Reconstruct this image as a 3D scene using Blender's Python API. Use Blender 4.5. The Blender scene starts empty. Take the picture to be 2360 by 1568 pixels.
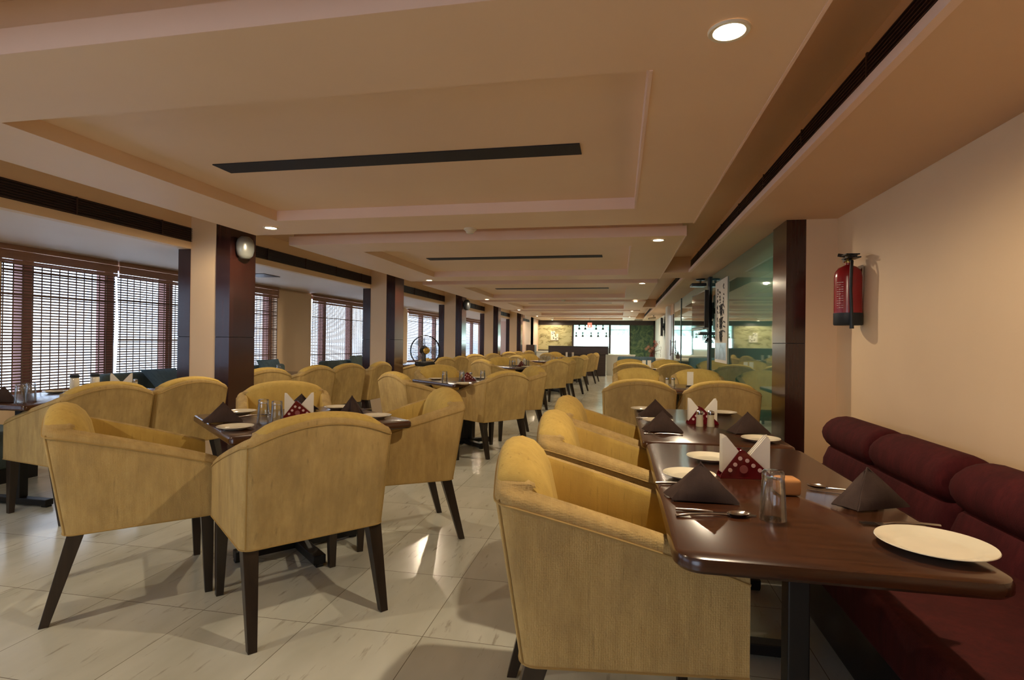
import bpy, math, random
from mathutils import Vector, Matrix
PI = math.pi
D2R = PI / 180
random.seed(7)
sc = bpy.context.scene
COL = sc.collection

# ------------------------------------------------------------------ camera, world, exposure
def make_camera():
    yaw, pitch, roll = 11.097 * D2R, 0.211 * D2R, 0.673 * D2R
    F = Vector((-math.sin(yaw), math.cos(yaw), 0)); R = Vector((math.cos(yaw), math.sin(yaw), 0)); U = Vector((0, 0, 1))
    F, U = F * math.cos(pitch) + U * math.sin(pitch), U * math.cos(pitch) - F * math.sin(pitch)
    R, U = R * math.cos(roll) + U * math.sin(roll), U * math.cos(roll) - R * math.sin(roll)
    cam = bpy.data.cameras.new('camera')
    cam.sensor_fit = 'HORIZONTAL'; cam.sensor_width = 36.0; cam.lens = 36.0 * 1269.5 / 2360
    cam.clip_start = 0.02; cam.clip_end = 200
    o = bpy.data.objects.new('camera', cam); COL.objects.link(o)
    m = Matrix((R, U, -F)).transposed().to_4x4()
    m.translation = Vector((0, 0, 1.2))
    o.matrix_world = m
    sc.camera = o
make_camera()

w = bpy.data.worlds.new('sky'); sc.world = w; w.use_nodes = True
nt = w.node_tree; nt.nodes.clear()
wo = nt.nodes.new('ShaderNodeOutputWorld'); bg = nt.nodes.new('ShaderNodeBackground')
tcw = nt.nodes.new('ShaderNodeTexCoord'); nzw = nt.nodes.new('ShaderNodeTexNoise'); crw = nt.nodes.new('ShaderNodeValToRGB')
mpw = nt.nodes.new('ShaderNodeMapping'); mpw.inputs['Scale'].default_value = (2, 2, 7)
nzw.inputs['Scale'].default_value = 1.6; nzw.inputs['Detail'].default_value = 3
crw.color_ramp.elements[0].position = 0.38; crw.color_ramp.elements[0].color = (0.42, 0.54, 0.74, 1)
crw.color_ramp.elements[1].position = 0.60; crw.color_ramp.elements[1].color = (0.78, 0.88, 1.0, 1)
nt.links.new(tcw.outputs['Generated'], mpw.inputs[0]); nt.links.new(mpw.outputs[0], nzw.inputs['Vector'])
nt.links.new(nzw.outputs['Fac'], crw.inputs[0]); nt.links.new(crw.outputs[0], bg.inputs[0])
bg.inputs[1].default_value = 3.4
nt.links.new(bg.outputs[0], wo.inputs[0])

sc.view_settings.view_transform = 'Standard'; sc.view_settings.look = 'None'
sc.view_settings.gamma = 1.0; sc.view_settings.use_curve_mapping = False
sc.view_settings.exposure = 0.72
sc.cycles.use_denoising = True
sc.cycles.max_bounces = 10; sc.cycles.diffuse_bounces = 5; sc.cycles.glossy_bounces = 4
sc.cycles.transmission_bounces = 8; sc.cycles.transparent_max_bounces = 24
sc.cycles.caustics_reflective = False; sc.cycles.caustics_refractive = False
sc.cycles.sample_clamp_indirect = 6.0
LAMP_W = 45.0          # one ceiling downlight
LAMP_COL = (1.0, 0.81, 0.57)

# ------------------------------------------------------------------ materials
def lin(c):
    return tuple(((v / 255) / 12.92 if v / 255 <= 0.04045 else (((v / 255) + 0.055) / 1.055) ** 2.4) for v in c) + (1,)
class NT:
    def __init__(s, name):
        s.m = bpy.data.materials.new(name); s.m.use_nodes = True; s.t = s.m.node_tree
        s.b = s.t.nodes['Principled BSDF']; s.out = s.t.nodes['Material Output']
    def n(s, typ, **kw):
        x = s.t.nodes.new(typ)
        for k, v in kw.items():
            if k in x.inputs.keys(): x.inputs[k].default_value = v
            else: setattr(x, k, v)
        return x
    def l(s, a, b): s.t.links.new(a, b)
    def coord(s, scale=(1, 1, 1), rot=(0, 0, 0), kind='Object'):
        tc = s.n('ShaderNodeTexCoord'); mp = s.n('ShaderNodeMapping')
        mp.inputs['Scale'].default_value = scale; mp.inputs['Rotation'].default_value = rot
        s.l(tc.outputs[kind], mp.inputs[0]); return mp.outputs[0]
    def noise(s, vec, scale, detail=3, rough=0.5):
        x = s.n('ShaderNodeTexNoise'); x.inputs['Scale'].default_value = scale; x.inputs['Detail'].default_value = detail
        x.inputs['Roughness'].default_value = rough; s.l(vec, x.inputs['Vector']); return x.outputs['Fac']
    def ramp(s, fac, stops):
        x = s.n('ShaderNodeValToRGB'); cr = x.color_ramp
        while len(cr.elements) < len(stops): cr.elements.new(0.5)
        for e, (p, c) in zip(cr.elements, stops): e.position = p; e.color = c if len(c) == 4 else tuple(c) + (1,)
        s.l(fac, x.inputs[0]); return x.outputs[0]
    def mix(s, fac, a, b, mode='MIX'):
        x = s.n('ShaderNodeMix'); x.data_type = 'RGBA'; x.blend_type = mode
        for i, v in ((0, fac), (6, a), (7, b)):
            if hasattr(v, 'links') or hasattr(v, 'is_linked'): s.l(v, x.inputs[i])
            else: x.inputs[i].default_value = v
        return x.outputs[2]
    def bump(s, h, strength=0.2, dist=0.01):
        x = s.n('ShaderNodeBump'); x.inputs['Strength'].default_value = strength; x.inputs['Distance'].default_value = dist
        s.l(h, x.inputs['Height']); s.l(x.outputs[0], s.b.inputs['Normal'])
def P(name, col, rough=0.5, metal=0.0, spec=0.5, **kw):
    a = NT(name); a.b.inputs['Base Color'].default_value = lin(col); a.b.inputs['Roughness'].default_value = rough
    a.b.inputs['Metallic'].default_value = metal; a.b.inputs['Specular IOR Level'].default_value = spec
    for k, v in kw.items(): a.b.inputs[k].default_value = v
    # slight procedural variation so that no surface is perfectly flat
    v = a.noise(a.coord(), 9.0, 3)
    c = lin(col); d = tuple(x * 0.9 for x in c[:3]) + (1,)
    a.l(a.ramp(v, [(0.3, d), (0.7, c)]), a.b.inputs['Base Color'])
    return a.m
def emit(name, col, strength):
    a = NT(name); a.b.inputs['Base Color'].default_value = (0.8, 0.8, 0.8, 1)
    a.b.inputs['Emission Color'].default_value = col; a.b.inputs['Emission Strength'].default_value = strength
    return a.m
M = {}
def paint(name, c1, c2, rough=0.6):
    a = NT(name); v = a.noise(a.coord(), 1.3, 4)
    a.l(a.ramp(v, [(0.3, lin(c1)), (0.7, lin(c2))]), a.b.inputs['Base Color']); a.b.inputs['Roughness'].default_value = rough
    a.bump(a.noise(a.coord(), 60, 2), 0.04, 0.004); return a.m
M['wall'] = paint('peach_wall_paint', (232, 202, 162), (238, 208, 168))
M['ceil'] = paint('cream_ceiling_paint', (234, 203, 172), (239, 209, 178))
M['groove'] = paint('tan_ceiling_paint', (220, 184, 148), (226, 190, 154))
M['pink'] = paint('pink_cream_paint', (238, 206, 186), (242, 212, 192))
M['bayceil'] = paint('bay_ceiling_paint', (240, 222, 204), (244, 227, 210))
M['white'] = paint('white_paint', (226, 226, 218), (232, 232, 224))
def floor_mat():
    a = NT('marble_tile'); v = a.coord(kind='Object')
    # tile grid 0.508 x 0.567
    sep = a.n('ShaderNodeSeparateXYZ'); a.l(v, sep.inputs[0])
    def grid(sock, off, size):
        s1 = a.n('ShaderNodeMath', operation='SUBTRACT'); a.l(sock, s1.inputs[0]); s1.inputs[1].default_value = off
        s2 = a.n('ShaderNodeMath', operation='DIVIDE'); a.l(s1.outputs[0], s2.inputs[0]); s2.inputs[1].default_value = size
        fr = a.n('ShaderNodeMath', operation='FRACT'); a.l(s2.outputs[0], fr.inputs[0])
        fl = a.n('ShaderNodeMath', operation='FLOOR'); a.l(s2.outputs[0], fl.inputs[0])
        pp = a.n('ShaderNodeMath', operation='PINGPONG'); a.l(s2.outputs[0], pp.inputs[0]); pp.inputs[1].default_value = 0.5
        lt = a.n('ShaderNodeMath', operation='LESS_THAN'); a.l(pp.outputs[0], lt.inputs[0]); lt.inputs[1].default_value = 0.0028
        return fl.outputs[0], lt.outputs[0]
    fx, lx = grid(sep.outputs[0], -0.774, 0.5085); fy, ly = grid(sep.outputs[1], 2.131, 0.570)
    mx = a.n('ShaderNodeMath', operation='MAXIMUM'); a.l(lx, mx.inputs[0]); a.l(ly, mx.inputs[1])
    cmb = a.n('ShaderNodeCombineXYZ'); a.l(fx, cmb.inputs[0]); a.l(fy, cmb.inputs[1])
    wn = a.n('ShaderNodeTexWhiteNoise'); a.l(cmb.outputs[0], wn.inputs['Vector'])
    off = a.n('ShaderNodeVectorMath', operation='MULTIPLY_ADD'); a.l(wn.outputs['Color'], off.inputs[0])
    off.inputs[1].default_value = (9, 9, 9); a.l(v, off.inputs[2])
    mp = a.n('ShaderNodeMapping'); mp.inputs['Rotation'].default_value = (0, 0, 0.45); mp.inputs['Scale'].default_value = (34, 5.5, 1)
    a.l(off.outputs[0], mp.inputs[0])
    veins = a.noise(mp.outputs[0], 1.0, 5, 0.62)
    mp2 = a.n('ShaderNodeMapping'); mp2.inputs['Rotation'].default_value = (0, 0, 0.45); mp2.inputs['Scale'].default_value = (5, 2.0, 1)
    a.l(off.outputs[0], mp2.inputs[0])
    cloud = a.noise(mp2.outputs[0], 1.0, 3)
    base = a.ramp(cloud, [(0.3, lin((196, 198, 184))), (0.7, lin((216, 218, 206)))])
    vm = a.ramp(veins, [(0.60, (0, 0, 0, 1)), (0.72, (0.55, 0.55, 0.55, 1))])
    c = a.mix(vm, base, lin((128, 112, 92)))
    c = a.mix(mx.outputs[0], c, lin((120, 112, 98)))
    a.l(c, a.b.inputs['Base Color']); a.b.inputs['Roughness'].default_value = 0.20; a.b.inputs['Specular IOR Level'].default_value = 0.5
    return a.m
M['floor'] = floor_mat()
def fabric(name, c1, c2, dirt, weave=170, strength=0.5, rough=0.95, sheen=0.0):
    a = NT(name); v = a.coord()
    st = a.noise(a.coord((34, 34, 5)), 1.0, 5, 0.7); bl = a.noise(a.coord((9, 9, 4.5)), 1.0, 4, 0.6)
    inf = a.n('ShaderNodeObjectInfo')
    c = a.ramp(st, [(0.25, lin(c2)), (0.62, lin(c1))])
    c = a.mix(a.ramp(bl, [(0.40, (0, 0, 0, 1)), (0.68, (0.6, 0.6, 0.6, 1))]), c, lin(dirt))
    # darker worn flecks running with the warp
    fk = a.noise(a.coord((60, 60, 5)), 1.0, 3, 0.5)
    c = a.mix(a.ramp(fk, [(0.64, (0, 0, 0, 1)), (0.75, (0.38, 0.38, 0.38, 1))]), c, lin(tuple(int(x * 0.62) for x in dirt)))
    hs = a.n('ShaderNodeHueSaturation'); a.l(c, hs.inputs['Color'])
    mr = a.n('ShaderNodeMapRange'); a.l(inf.outputs['Random'], mr.inputs[0]); mr.inputs[3].default_value = 0.94; mr.inputs[4].default_value = 1.05
    a.l(mr.outputs[0], hs.inputs['Value']); a.l(hs.outputs[0], a.b.inputs['Base Color'])
    a.b.inputs['Roughness'].default_value = rough; a.b.inputs['Specular IOR Level'].default_value = 0.2
    a.b.inputs['Sheen Weight'].default_value = sheen; a.b.inputs['Sheen Roughness'].default_value = 0.5
    vo = a.n('ShaderNodeTexVoronoi'); vo.inputs['Scale'].default_value = weave; vo.inputs['Randomness'].default_value = 0.35
    a.l(v, vo.inputs['Vector'])
    inv = a.n('ShaderNodeMath', operation='SUBTRACT'); inv.inputs[0].default_value = 1.0; a.l(vo.outputs['Distance'], inv.inputs[1])
    a.bump(inv.outputs[0], strength, 0.003)
    return a.m
M['fabric'] = fabric('mustard_woven_fabric', (199, 171, 114), (180, 152, 97), (154, 130, 88))
M['fabric_in'] = fabric('mustard_plush_fabric', (210, 180, 102), (198, 167, 90), (182, 152, 86), 260, 0.15)
M['maroon'] = fabric('maroon_ribbed_fabric', (84, 28, 31), (66, 20, 24), (58, 18, 22), 220, 0.3, 0.9)
M['maroon_seat'] = fabric('maroon_seat_fabric', (78, 28, 25), (62, 21, 20), (54, 19, 18), 240, 0.3, 0.9)
M['teal'] = fabric('grey_teal_fabric', (104, 118, 116), (88, 102, 102), (78, 92, 94), 240, 0.2)
M['bluecush'] = fabric('slate_blue_fabric', (92, 114, 126), (78, 98, 110), (66, 84, 96), 240, 0.2)
M['piping'] = P('mustard_piping_cord', (176, 146, 88), 0.9)
def wood(name, c1, c2, rough, axis=(2.2, 34, 34), coat=0.0, kind='Object'):
    a = NT(name); v = a.coord(axis, kind=kind); f = a.noise(v, 1.0, 6, 0.62)
    a.l(a.ramp(f, [(0.3, lin(c1)), (0.7, lin(c2))]), a.b.inputs['Base Color']); a.b.inputs['Roughness'].default_value = rough
    a.b.inputs['Coat Weight'].default_value = coat; a.b.inputs['Coat Roughness'].default_value = 0.12
    a.bump(f, 0.05, 0.002); return a.m
M['leg'] = wood('dark_leg_wood', (34, 26, 20), (54, 42, 32), 0.35, (30, 30, 2))
M['table'] = wood('polished_walnut', (46, 24, 14), (78, 44, 24), 0.22, (3.0, 46, 40), 0.25)
M['pil'] = wood('dark_veneer', (44, 20, 16), (62, 32, 26), 0.22, (26, 26, 1.2), 0.4)
M['bar'] = wood('dark_bar_veneer', (50, 38, 36), (62, 50, 48), 0.4, (2, 20, 20), 0.1)
M['black'] = P('black_painted_metal', (16, 15, 16), 0.35)
M['iron'] = P('dark_table_base', (13, 12, 13), 0.5)
M['steel'] = P('stainless_steel', (200, 196, 190), 0.18, 1.0)
M['china'] = P('white_china', (238, 230, 206), 0.12, 0, 0.6, **{'Coat Weight': 0.5})
M['napkin'] = fabric('brown_cloth_napkin', (70, 55, 49), (60, 47, 42), (52, 40, 36), 420, 0.1, 0.85)
M['paper'] = P('white_paper', (240, 234, 218), 0.85)
M['acrylic'] = P('maroon_acrylic', (104, 20, 30), 0.12, 0, 0.6)
M['dot'] = P('pale_pink_dot', (222, 190, 186), 0.4)
M['dotdim'] = P('rose_dot', (150, 84, 84), 0.4)
M['red'] = P('red_enamel', (150, 24, 32), 0.22, 0, 0.6)
M['rubber'] = P('dark_rubber', (34, 40, 44), 0.5)
M['slot'] = P('dark_slot', (26, 22, 26), 0.7)
M['grille'] = P('dark_grille', (30, 17, 16), 0.55)
M['grille_blade'] = P('grille_blade', (58, 36, 32), 0.5)
M['mullion'] = P('brown_window_frame', (150, 102, 92), 0.5)
M['bamboo'] = P('brown_bamboo', (104, 78, 64), 0.7)
M['valance'] = P('bamboo_valance', (172, 128, 100), 0.75)
M['silver'] = P('silver_plastic', (150, 152, 146), 0.3, 0.4)
M['darkgrey'] = P('dark_grey_plastic', (52, 54, 58), 0.35)
M['cream'] = P('cream_plastic', (226, 214, 190), 0.4)
M['brass'] = P('gold_plastic', (206, 170, 84), 0.3, 0.5)
M['amber'] = P('amber_ceramic', (206, 146, 92), 0.2)
M['saltw'] = P('pale_shaker_fill', (206, 196, 166), 0.4)
M['fanblade'] = P('smoky_fan_blade', (150, 152, 164), 0.3, Alpha=0.4)
M['flower'] = P('orange_petal', (214, 96, 60), 0.6)
M['flowerp'] = P('pink_petal', (226, 152, 128), 0.6)
M['stem'] = P('dark_red_stem', (92, 40, 34), 0.7)
M['bulb'] = emit('lamp_bulb', (1.0, 0.86, 0.6, 1), 26.0)
M['exit'] = emit('red_sign_glow', (1.0, 0.08, 0.05, 1), 0.5)
M['exitdot'] = emit('red_sign_lamp', (1.0, 0.75, 0.6, 1), 4.0)
M['ink'] = P('black_ink', (28, 26, 30), 0.7)
def glass_mat():
    # thin clear glass: mostly see-through, mirror-like towards the edges
    a = NT('clear_glass'); a.t.nodes.remove(a.b)
    t = a.n('ShaderNodeBsdfTransparent'); t.inputs[0].default_value = (0.98, 0.99, 0.98, 1)
    g = a.n('ShaderNodeBsdfGlossy'); g.inputs['Roughness'].default_value = 0.04
    lw = a.n('ShaderNodeLayerWeight'); lw.inputs['Blend'].default_value = 0.35
    nz = a.noise(a.coord((1, 1, .2)), 140, 2); ml = a.n('ShaderNodeMath', operation='MULTIPLY_ADD')
    a.l(lw.outputs['Fresnel'], ml.inputs[0]); ml.inputs[1].default_value = 0.75
    mr = a.n('ShaderNodeMapRange'); a.l(nz, mr.inputs[0]); mr.inputs[3].default_value = 0.0; mr.inputs[4].default_value = 0.12; a.l(mr.outputs[0], ml.inputs[2])
    mx = a.n('ShaderNodeMixShader'); a.l(ml.outputs[0], mx.inputs[0]); a.l(t.outputs[0], mx.inputs[1]); a.l(g.outputs[0], mx.inputs[2]); a.l(mx.outputs[0], a.out.inputs[0]); return a.m
M['glass'] = glass_mat()
def pane_mat():
    a = NT('window_pane'); v = a.noise(a.coord(), 2, 2)
    a.t.nodes.remove(a.b); g = a.n('ShaderNodeBsdfGlossy'); g.inputs['Roughness'].default_value = 0.03
    t = a.n('ShaderNodeBsdfTransparent'); t.inputs[0].default_value = (0.95, 0.97, 1, 1); mx = a.n('ShaderNodeMixShader')
    mr = a.n('ShaderNodeMapRange'); a.l(v, mr.inputs[0]); mr.inputs[3].default_value = 0.03; mr.inputs[4].default_value = 0.05
    a.l(mr.outputs[0], mx.inputs[0]); a.l(t.outputs[0], mx.inputs[1]); a.l(g.outputs[0], mx.inputs[2]); a.l(mx.outputs[0], a.out.inputs[0]); return a.m
M['pane'] = pane_mat()
def backpaint_glass():
    a = NT('teal_back_painted_glass'); v = a.noise(a.coord((0.4, 0.4, 0.9)), 1.0, 2)
    a.l(a.ramp(v, [(0.3, lin((82, 142, 132))), (0.7, lin((94, 154, 142)))]), a.b.inputs['Base Color'])
    a.b.inputs['Roughness'].default_value = 0.03; a.b.inputs['Metallic'].default_value = 0.55
    a.b.inputs['Coat Weight'].default_value = 0.6; a.b.inputs['Coat Roughness'].default_value = 0.02
    return a.m
M['tealglass'] = backpaint_glass()
def mural(name, stops, scale, stretch, dist=1.2):
    a = NT(name); v = a.coord(stretch); nz = a.n('ShaderNodeTexNoise'); nz.inputs['Scale'].default_value = scale
    nz.inputs['Detail'].default_value = 9; nz.inputs['Roughness'].default_value = 0.68; nz.inputs['Distortion'].default_value = dist
    a.l(v, nz.inputs['Vector']); a.l(a.ramp(nz.outputs['Fac'], stops), a.b.inputs['Base Color']); a.b.inputs['Roughness'].default_value = 0.35
    return a.m
M['mural_l'] = mural('beige_mural', [(0.30, lin((72, 70, 46))), (0.42, lin((140, 132, 92))), (0.5, lin((186, 182, 138))), (0.72, lin((200, 198, 158)))], 2.2, (1.0, 1, 1.8))
M['mural_r'] = mural('green_mural', [(0.30, lin((18, 42, 36))), (0.45, lin((40, 78, 58))), (0.56, lin((86, 112, 74))), (0.72, lin((120, 138, 98)))], 3.2, (1, 1, 1), 2.0)
def litpanel(name, s, lo, hi):
    a = NT(name); v = a.noise(a.coord((1, 1, 1)), 5.0, 5, 0.7)
    a.b.inputs['Base Color'].default_value = (0.5, 0.6, 0.6, 1)
    a.l(a.ramp(v, [(0.42, lo), (0.56, hi)]), a.b.inputs['Emission Color']); a.b.inputs['Emission Strength'].default_value = s; return a.m
M['lit'] = litpanel('backlit_panel', 4.2, (0.62, 1.0, 0.98, 1), (0.85, 1.0, 1.0, 1))
M['lit2'] = litpanel('backlit_leaf_panel', 1.3, (0.30, 0.72, 0.62, 1), (0.62, 0.95, 0.9, 1))
M['tvscreen'] = P('tv_screen', (18, 18, 20), 0.05, 0, 0.8)

# ------------------------------------------------------------------ mesh helpers
class MB:
    def __init__(s): s.v = []; s.f = []; s.m = []
    def add(s, vs, fs, mi=0):
        o = len(s.v); s.v += [tuple(x) for x in vs]; s.f += [tuple(i + o for i in f) for f in fs]; s.m += [mi] * len(fs)
    def box(s, x0, x1, y0, y1, z0, z1, mi=0, T=None):
        vs = [Vector((x, y, z)) for z in (z0, z1) for y in (y0, y1) for x in (x0, x1)]
        if T: vs = [T @ v for v in vs]
        s.add(vs, [(0, 2, 3, 1), (4, 5, 7, 6), (0, 1, 5, 4), (2, 6, 7, 3), (0, 4, 6, 2), (1, 3, 7, 5)], mi); return s
    def rbox(s, x0, x1, y0, y1, z0, z1, r=0.02, n=3, mi=0, T=None):
        # box with rounded vertical corners and rounded top/bottom edges
        out = []
        rings = []
        for k in range(n + 1):
            a = PI / 2 * k / n; rings.append((r - r * math.sin(a), z0 + r - r * math.cos(a)))
        for k in range(n + 1):
            a = PI / 2 * k / n; rings.append((r - r * math.cos(a), z1 - r + r * math.sin(a)))
        rings = rings[:n + 1][::1] + rings[n + 1:]
        cnt = 4 * (n + 1); vs = []
        for ins, z in rings:
            for ci, (cx, cy, a0) in enumerate(((x1 - r, y1 - r, 0), (x0 + r, y1 - r, 90), (x0 + r, y0 + r, 180), (x1 - r, y0 + r, 270))):
                for k in range(n + 1):
                    a = (a0 + 90 * k / n) * D2R; rr = max(r - ins, 0.0)
                    vs.append(Vector((cx + rr * math.cos(a), cy + rr * math.sin(a), z)))
        if T: vs = [T @ v for v in vs]
        fs = []
        for i in range(len(rings) - 1):
            for j in range(cnt):
                a, b = i * cnt + j, i * cnt + (j + 1) % cnt; fs.append((a, b, b + cnt, a + cnt))
        fs.append(tuple(reversed(range(cnt)))); fs.append(tuple(range((len(rings) - 1) * cnt, len(rings) * cnt)))
        s.add(vs, fs, mi); return s
    def lathe(s, prof, seg=24, c=(0, 0, 0), mi=0, T=None, sx=1, sy=1):
        vs = []; n = len(prof)
        for i in range(seg):
            a = 2 * PI * i / seg
            for r, z in prof: vs.append(Vector((c[0] + r * math.cos(a) * sx, c[1] + r * math.sin(a) * sy, c[2] + z)))
        if T: vs = [T @ v for v in vs]
        fs = []
        for i in range(seg):
            k = (i + 1) % seg
            for j in range(n - 1): fs.append((i * n + j, k * n + j, k * n + j + 1, i * n + j + 1))
        s.add(vs, fs, mi); return s
    def tube(s, pts, r, seg=8, mi=0, closed=False, cap=True):
        pts = [Vector(p) for p in pts]; n = len(pts); vs = []
        rr = r if isinstance(r, (list, tuple)) else [r] * n
        prev = None
        for i, p in enumerate(pts):
            a = pts[(i - 1) % n] if (closed or i > 0) else p; b = pts[(i + 1) % n] if (closed or i < n - 1) else p
            t = (b - a).normalized()
            if prev is None: u = t.orthogonal().normalized()
            else: u = (prev - t * prev.dot(t)).normalized()
            prev = u; w_ = t.cross(u)
            for k in range(seg):
                an = 2 * PI * k / seg; vs.append(p + (u * math.cos(an) + w_ * math.sin(an)) * rr[i])
        fs = []
        for i in range(n if closed else n - 1):
            j = (i + 1) % n
            for k in range(seg): fs.append((i * seg + k, i * seg + (k + 1) % seg, j * seg + (k + 1) % seg, j * seg + k))
        if cap and not closed: fs.append(tuple(reversed(range(seg)))); fs.append(tuple(range((n - 1) * seg, n * seg)))
        s.add(vs, fs, mi); return s
    def taper(s, a, b, ha, hb, mi=0):
        # square bar from a to b, half sizes ha -> hb (x,y)
        a, b = Vector(a), Vector(b); vs = []
        for p, h in ((a, ha), (b, hb)):
            for dx, dy in ((-1, -1), (1, -1), (1, 1), (-1, 1)): vs.append(p + Vector((dx * h[0], dy * h[1], 0)))
        s.add(vs, [(0, 1, 2, 3), (7, 6, 5, 4), (0, 4, 5, 1), (1, 5, 6, 2), (2, 6, 7, 3), (3, 7, 4, 0)], mi); return s
    def prism(s, poly, h, T=None, mi=0):
        n = len(poly); vs = [Vector((x, y, 0)) for x, y in poly] + [Vector((x, y, h)) for x, y in poly]
        if T: vs = [T @ v for v in vs]
        s.add(vs, [tuple(reversed(range(n))), tuple(range(n, 2 * n))] + [(i, (i + 1) % n, (i + 1) % n + n, i + n) for i in range(n)], mi); return s
def obj(name, mb, mats, parent=None, smooth=None, bevel=0.0, loc=None, rotz=0.0):
    me = bpy.data.meshes.new(name); me.from_pydata(mb.v, [], mb.f)
    if not isinstance(mats, (list, tuple)): mats = [mats]
    for m in mats: me.materials.append(m)
    if name != 'drinking_glass':
        for p, mi in zip(me.polygons, mb.m): p.material_index = mi
    import bmesh
    bm = bmesh.new(); bm.from_mesh(me); bmesh.ops.remove_doubles(bm, verts=bm.verts, dist=1e-6) if name == 'drinking_glass' else None; bmesh.ops.recalc_face_normals(bm, faces=bm.faces)
    if name == 'drinking_glass' and bm.calc_volume(signed=True) < 0: bmesh.ops.reverse_faces(bm, faces=bm.faces)
    bm.to_mesh(me); bm.free()
    if smooth:
        for p in me.polygons: p.use_smooth = True
        me.set_sharp_from_angle(angle=smooth * D2R)
    o = bpy.data.objects.new(name, me); COL.objects.link(o)
    if bevel:
        b = o.modifiers.new('bevel', 'BEVEL'); b.width = bevel; b.segments = 2; b.limit_method = 'ANGLE'; b.angle_limit = 40 * D2R
    if parent: o.parent = parent
    if loc: o.location = loc
    if rotz: o.rotation_euler[2] = rotz
    return o
def thing(name, label, cat, loc=(0, 0, 0), rotz=0.0, group=None):
    o = bpy.data.objects.new(name, None); COL.objects.link(o); o.empty_display_size = 0.1
    o.location = loc; o.rotation_euler[2] = rotz; o['label'] = label; o['category'] = cat
    if group: o['group'] = group
    return o
def tag(o, label, cat, group=None):
    o['label'] = label; o['category'] = cat
    if group: o['group'] = group
    return o
def struct(name, mb, mats, parent=None, **kw):
    o = obj(name, mb, mats, parent, **kw)
    if not parent: o['kind'] = 'structure'
    return o
def dup(root, loc, rotz, label, group=None):
    r = root.copy(); COL.objects.link(r); r.location = loc; r.rotation_euler = (0, 0, rotz); r['label'] = label
    if group: r['group'] = group
    for ch in list(root.children):
        c = ch.copy(); COL.objects.link(c); c.parent = r
        for g in list(ch.children):
            d = g.copy(); COL.objects.link(d); d.parent = c
    return r
class Kind:
    """first placing moves the built thing itself, every later one copies it with its parts"""
    def __init__(s, make): s.make = make; s.first = None
    def put(s, loc, rotz, label, group=None):
        if s.first is None:
            s.first = s.make(); r = s.first; r.location = loc; r.rotation_euler = (0, 0, rotz); r['label'] = label
            if group: r['group'] = group
            return r
        return dup(s.first, loc, rotz, label, group)

# ------------------------------------------------------------------ room shell
Y0, Y1 = -3.6, 24.9
XW, XG, XF, XC, XB = 1.667, 1.31, -4.095, -3.66, -5.70
ZP, ZC, ZB, ZBIG = 2.20, 2.42, 2.067, 2.62
struct('floor', MB().box(-5.95, 3.0, Y0 - .1, Y1 + .1, -0.12, 0.0), M['floor'])
struct('ceiling', MB().box(-6.0, 3.0, Y0 - .1, Y1 + .1, ZC, ZC + 0.15), M['groove'])
mb = MB(); mb.box(XW, XW + .15, Y0, 4.73, 0, ZP + .001); mb.box(1.44, XW + .15, 4.73, 4.9, 0, ZP)
struct('wall_right', mb, M['wall'])
struct('wall_behind', MB().box(-5.9, -4.6, Y0 - .15, Y0, 0, ZC).box(1.2, 1.9, Y0 - .15, Y0, 0, ZC).box(-4.6, 1.2, Y0 - .15, Y0, 0, .5).box(-4.6, 1.2, Y0 - .15, Y0, 2.1, ZC).box(-1.2, 1.2, Y0 - .15, Y0, .5, 2.1), M['wall'])
w0 = struct('window_0', MB().box(-4.6, -1.2, Y0 - .11, Y0 - .04, .5, .55).box(-4.6, -1.2, Y0 - .11, Y0 - .04, 2.05, 2.1), M['rubber'])  # unseen window, added behind the camera to let cool daylight in
struct('window_mullions', MB().box(-3.2, -3.14, Y0 - .1, Y0 - .04, .5, 2.1).box(-1.73, -1.67, Y0 - .1, Y0 - .04, .5, 2.1), M['rubber'], parent=w0)
# bench wall beyond the glass: white pier and far wall
mb = MB(); mb.box(1.50, 1.80, 15.7, Y1, 0, ZP)
struct('wall_right_far', mb, M['white'])
struct('wall_right_pier', MB().box(1.22, 1.80, 15.05, 15.7, 0, ZP), M['white'])
# pilaster of dark veneer beside the glass
o = struct('trim_pilaster', MB().box(1.295, 1.44, 4.73, 5.12, 0, 1.212).box(1.295, 1.44, 4.73, 5.12, 1.218, ZP).box(1.298, 1.44, 4.733, 5.12, 1.211, 1.219, 1), [M['pil'], M['slot']])
# back-painted glass wall
gw = struct('wall_glass', MB().box(XG, XG + .02, 5.12, 8.55, 0.05, ZP - .004).box(XG, XG + .02, 8.72, 12.5, 0.05, ZP - .004).box(XG, XG + .02, 12.6, 14.2, 0.05, ZP - .004), M['tealglass'])
struct('glass_frame', MB().box(XG - .02, XG + .05, 8.55, 8.72, 0, ZP).box(XG - .01, XG + .05, 12.5, 12.6, 0, ZP).box(XG - .03, XG + .05, 5.12, 14.25, 0, .06).box(XG + .03, XG + .1, 5.1, 14.3, 0, ZP), M['rubber'], parent=gw)
d1 = struct('door_1', MB().box(XG - .01, XG + .04, 14.32, 15.0, 0, 1.95), M['pil'])
struct('door_head', MB().box(XG - .01, XG + .04, 14.25, 15.05, 1.95, ZP), M['groove'], parent=d1)
struct('door_handle', MB().tube([(XG - .06, 14.42, .9), (XG - .06, 14.42, 1.3)], .012).tube([(XG - .06, 14.42, .95), (XG, 14.42, .95)], .008).tube([(XG - .06, 14.42, 1.25), (XG, 14.42, 1.25)], .008), M['steel'], parent=d1)
# right lowered soffit with fascia (X .96 .. wall)
mb = MB(); mb.box(.96, XW + .15, Y0, Y1, ZP, ZC)
struct('soffit_right', mb, M['groove'])
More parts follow.
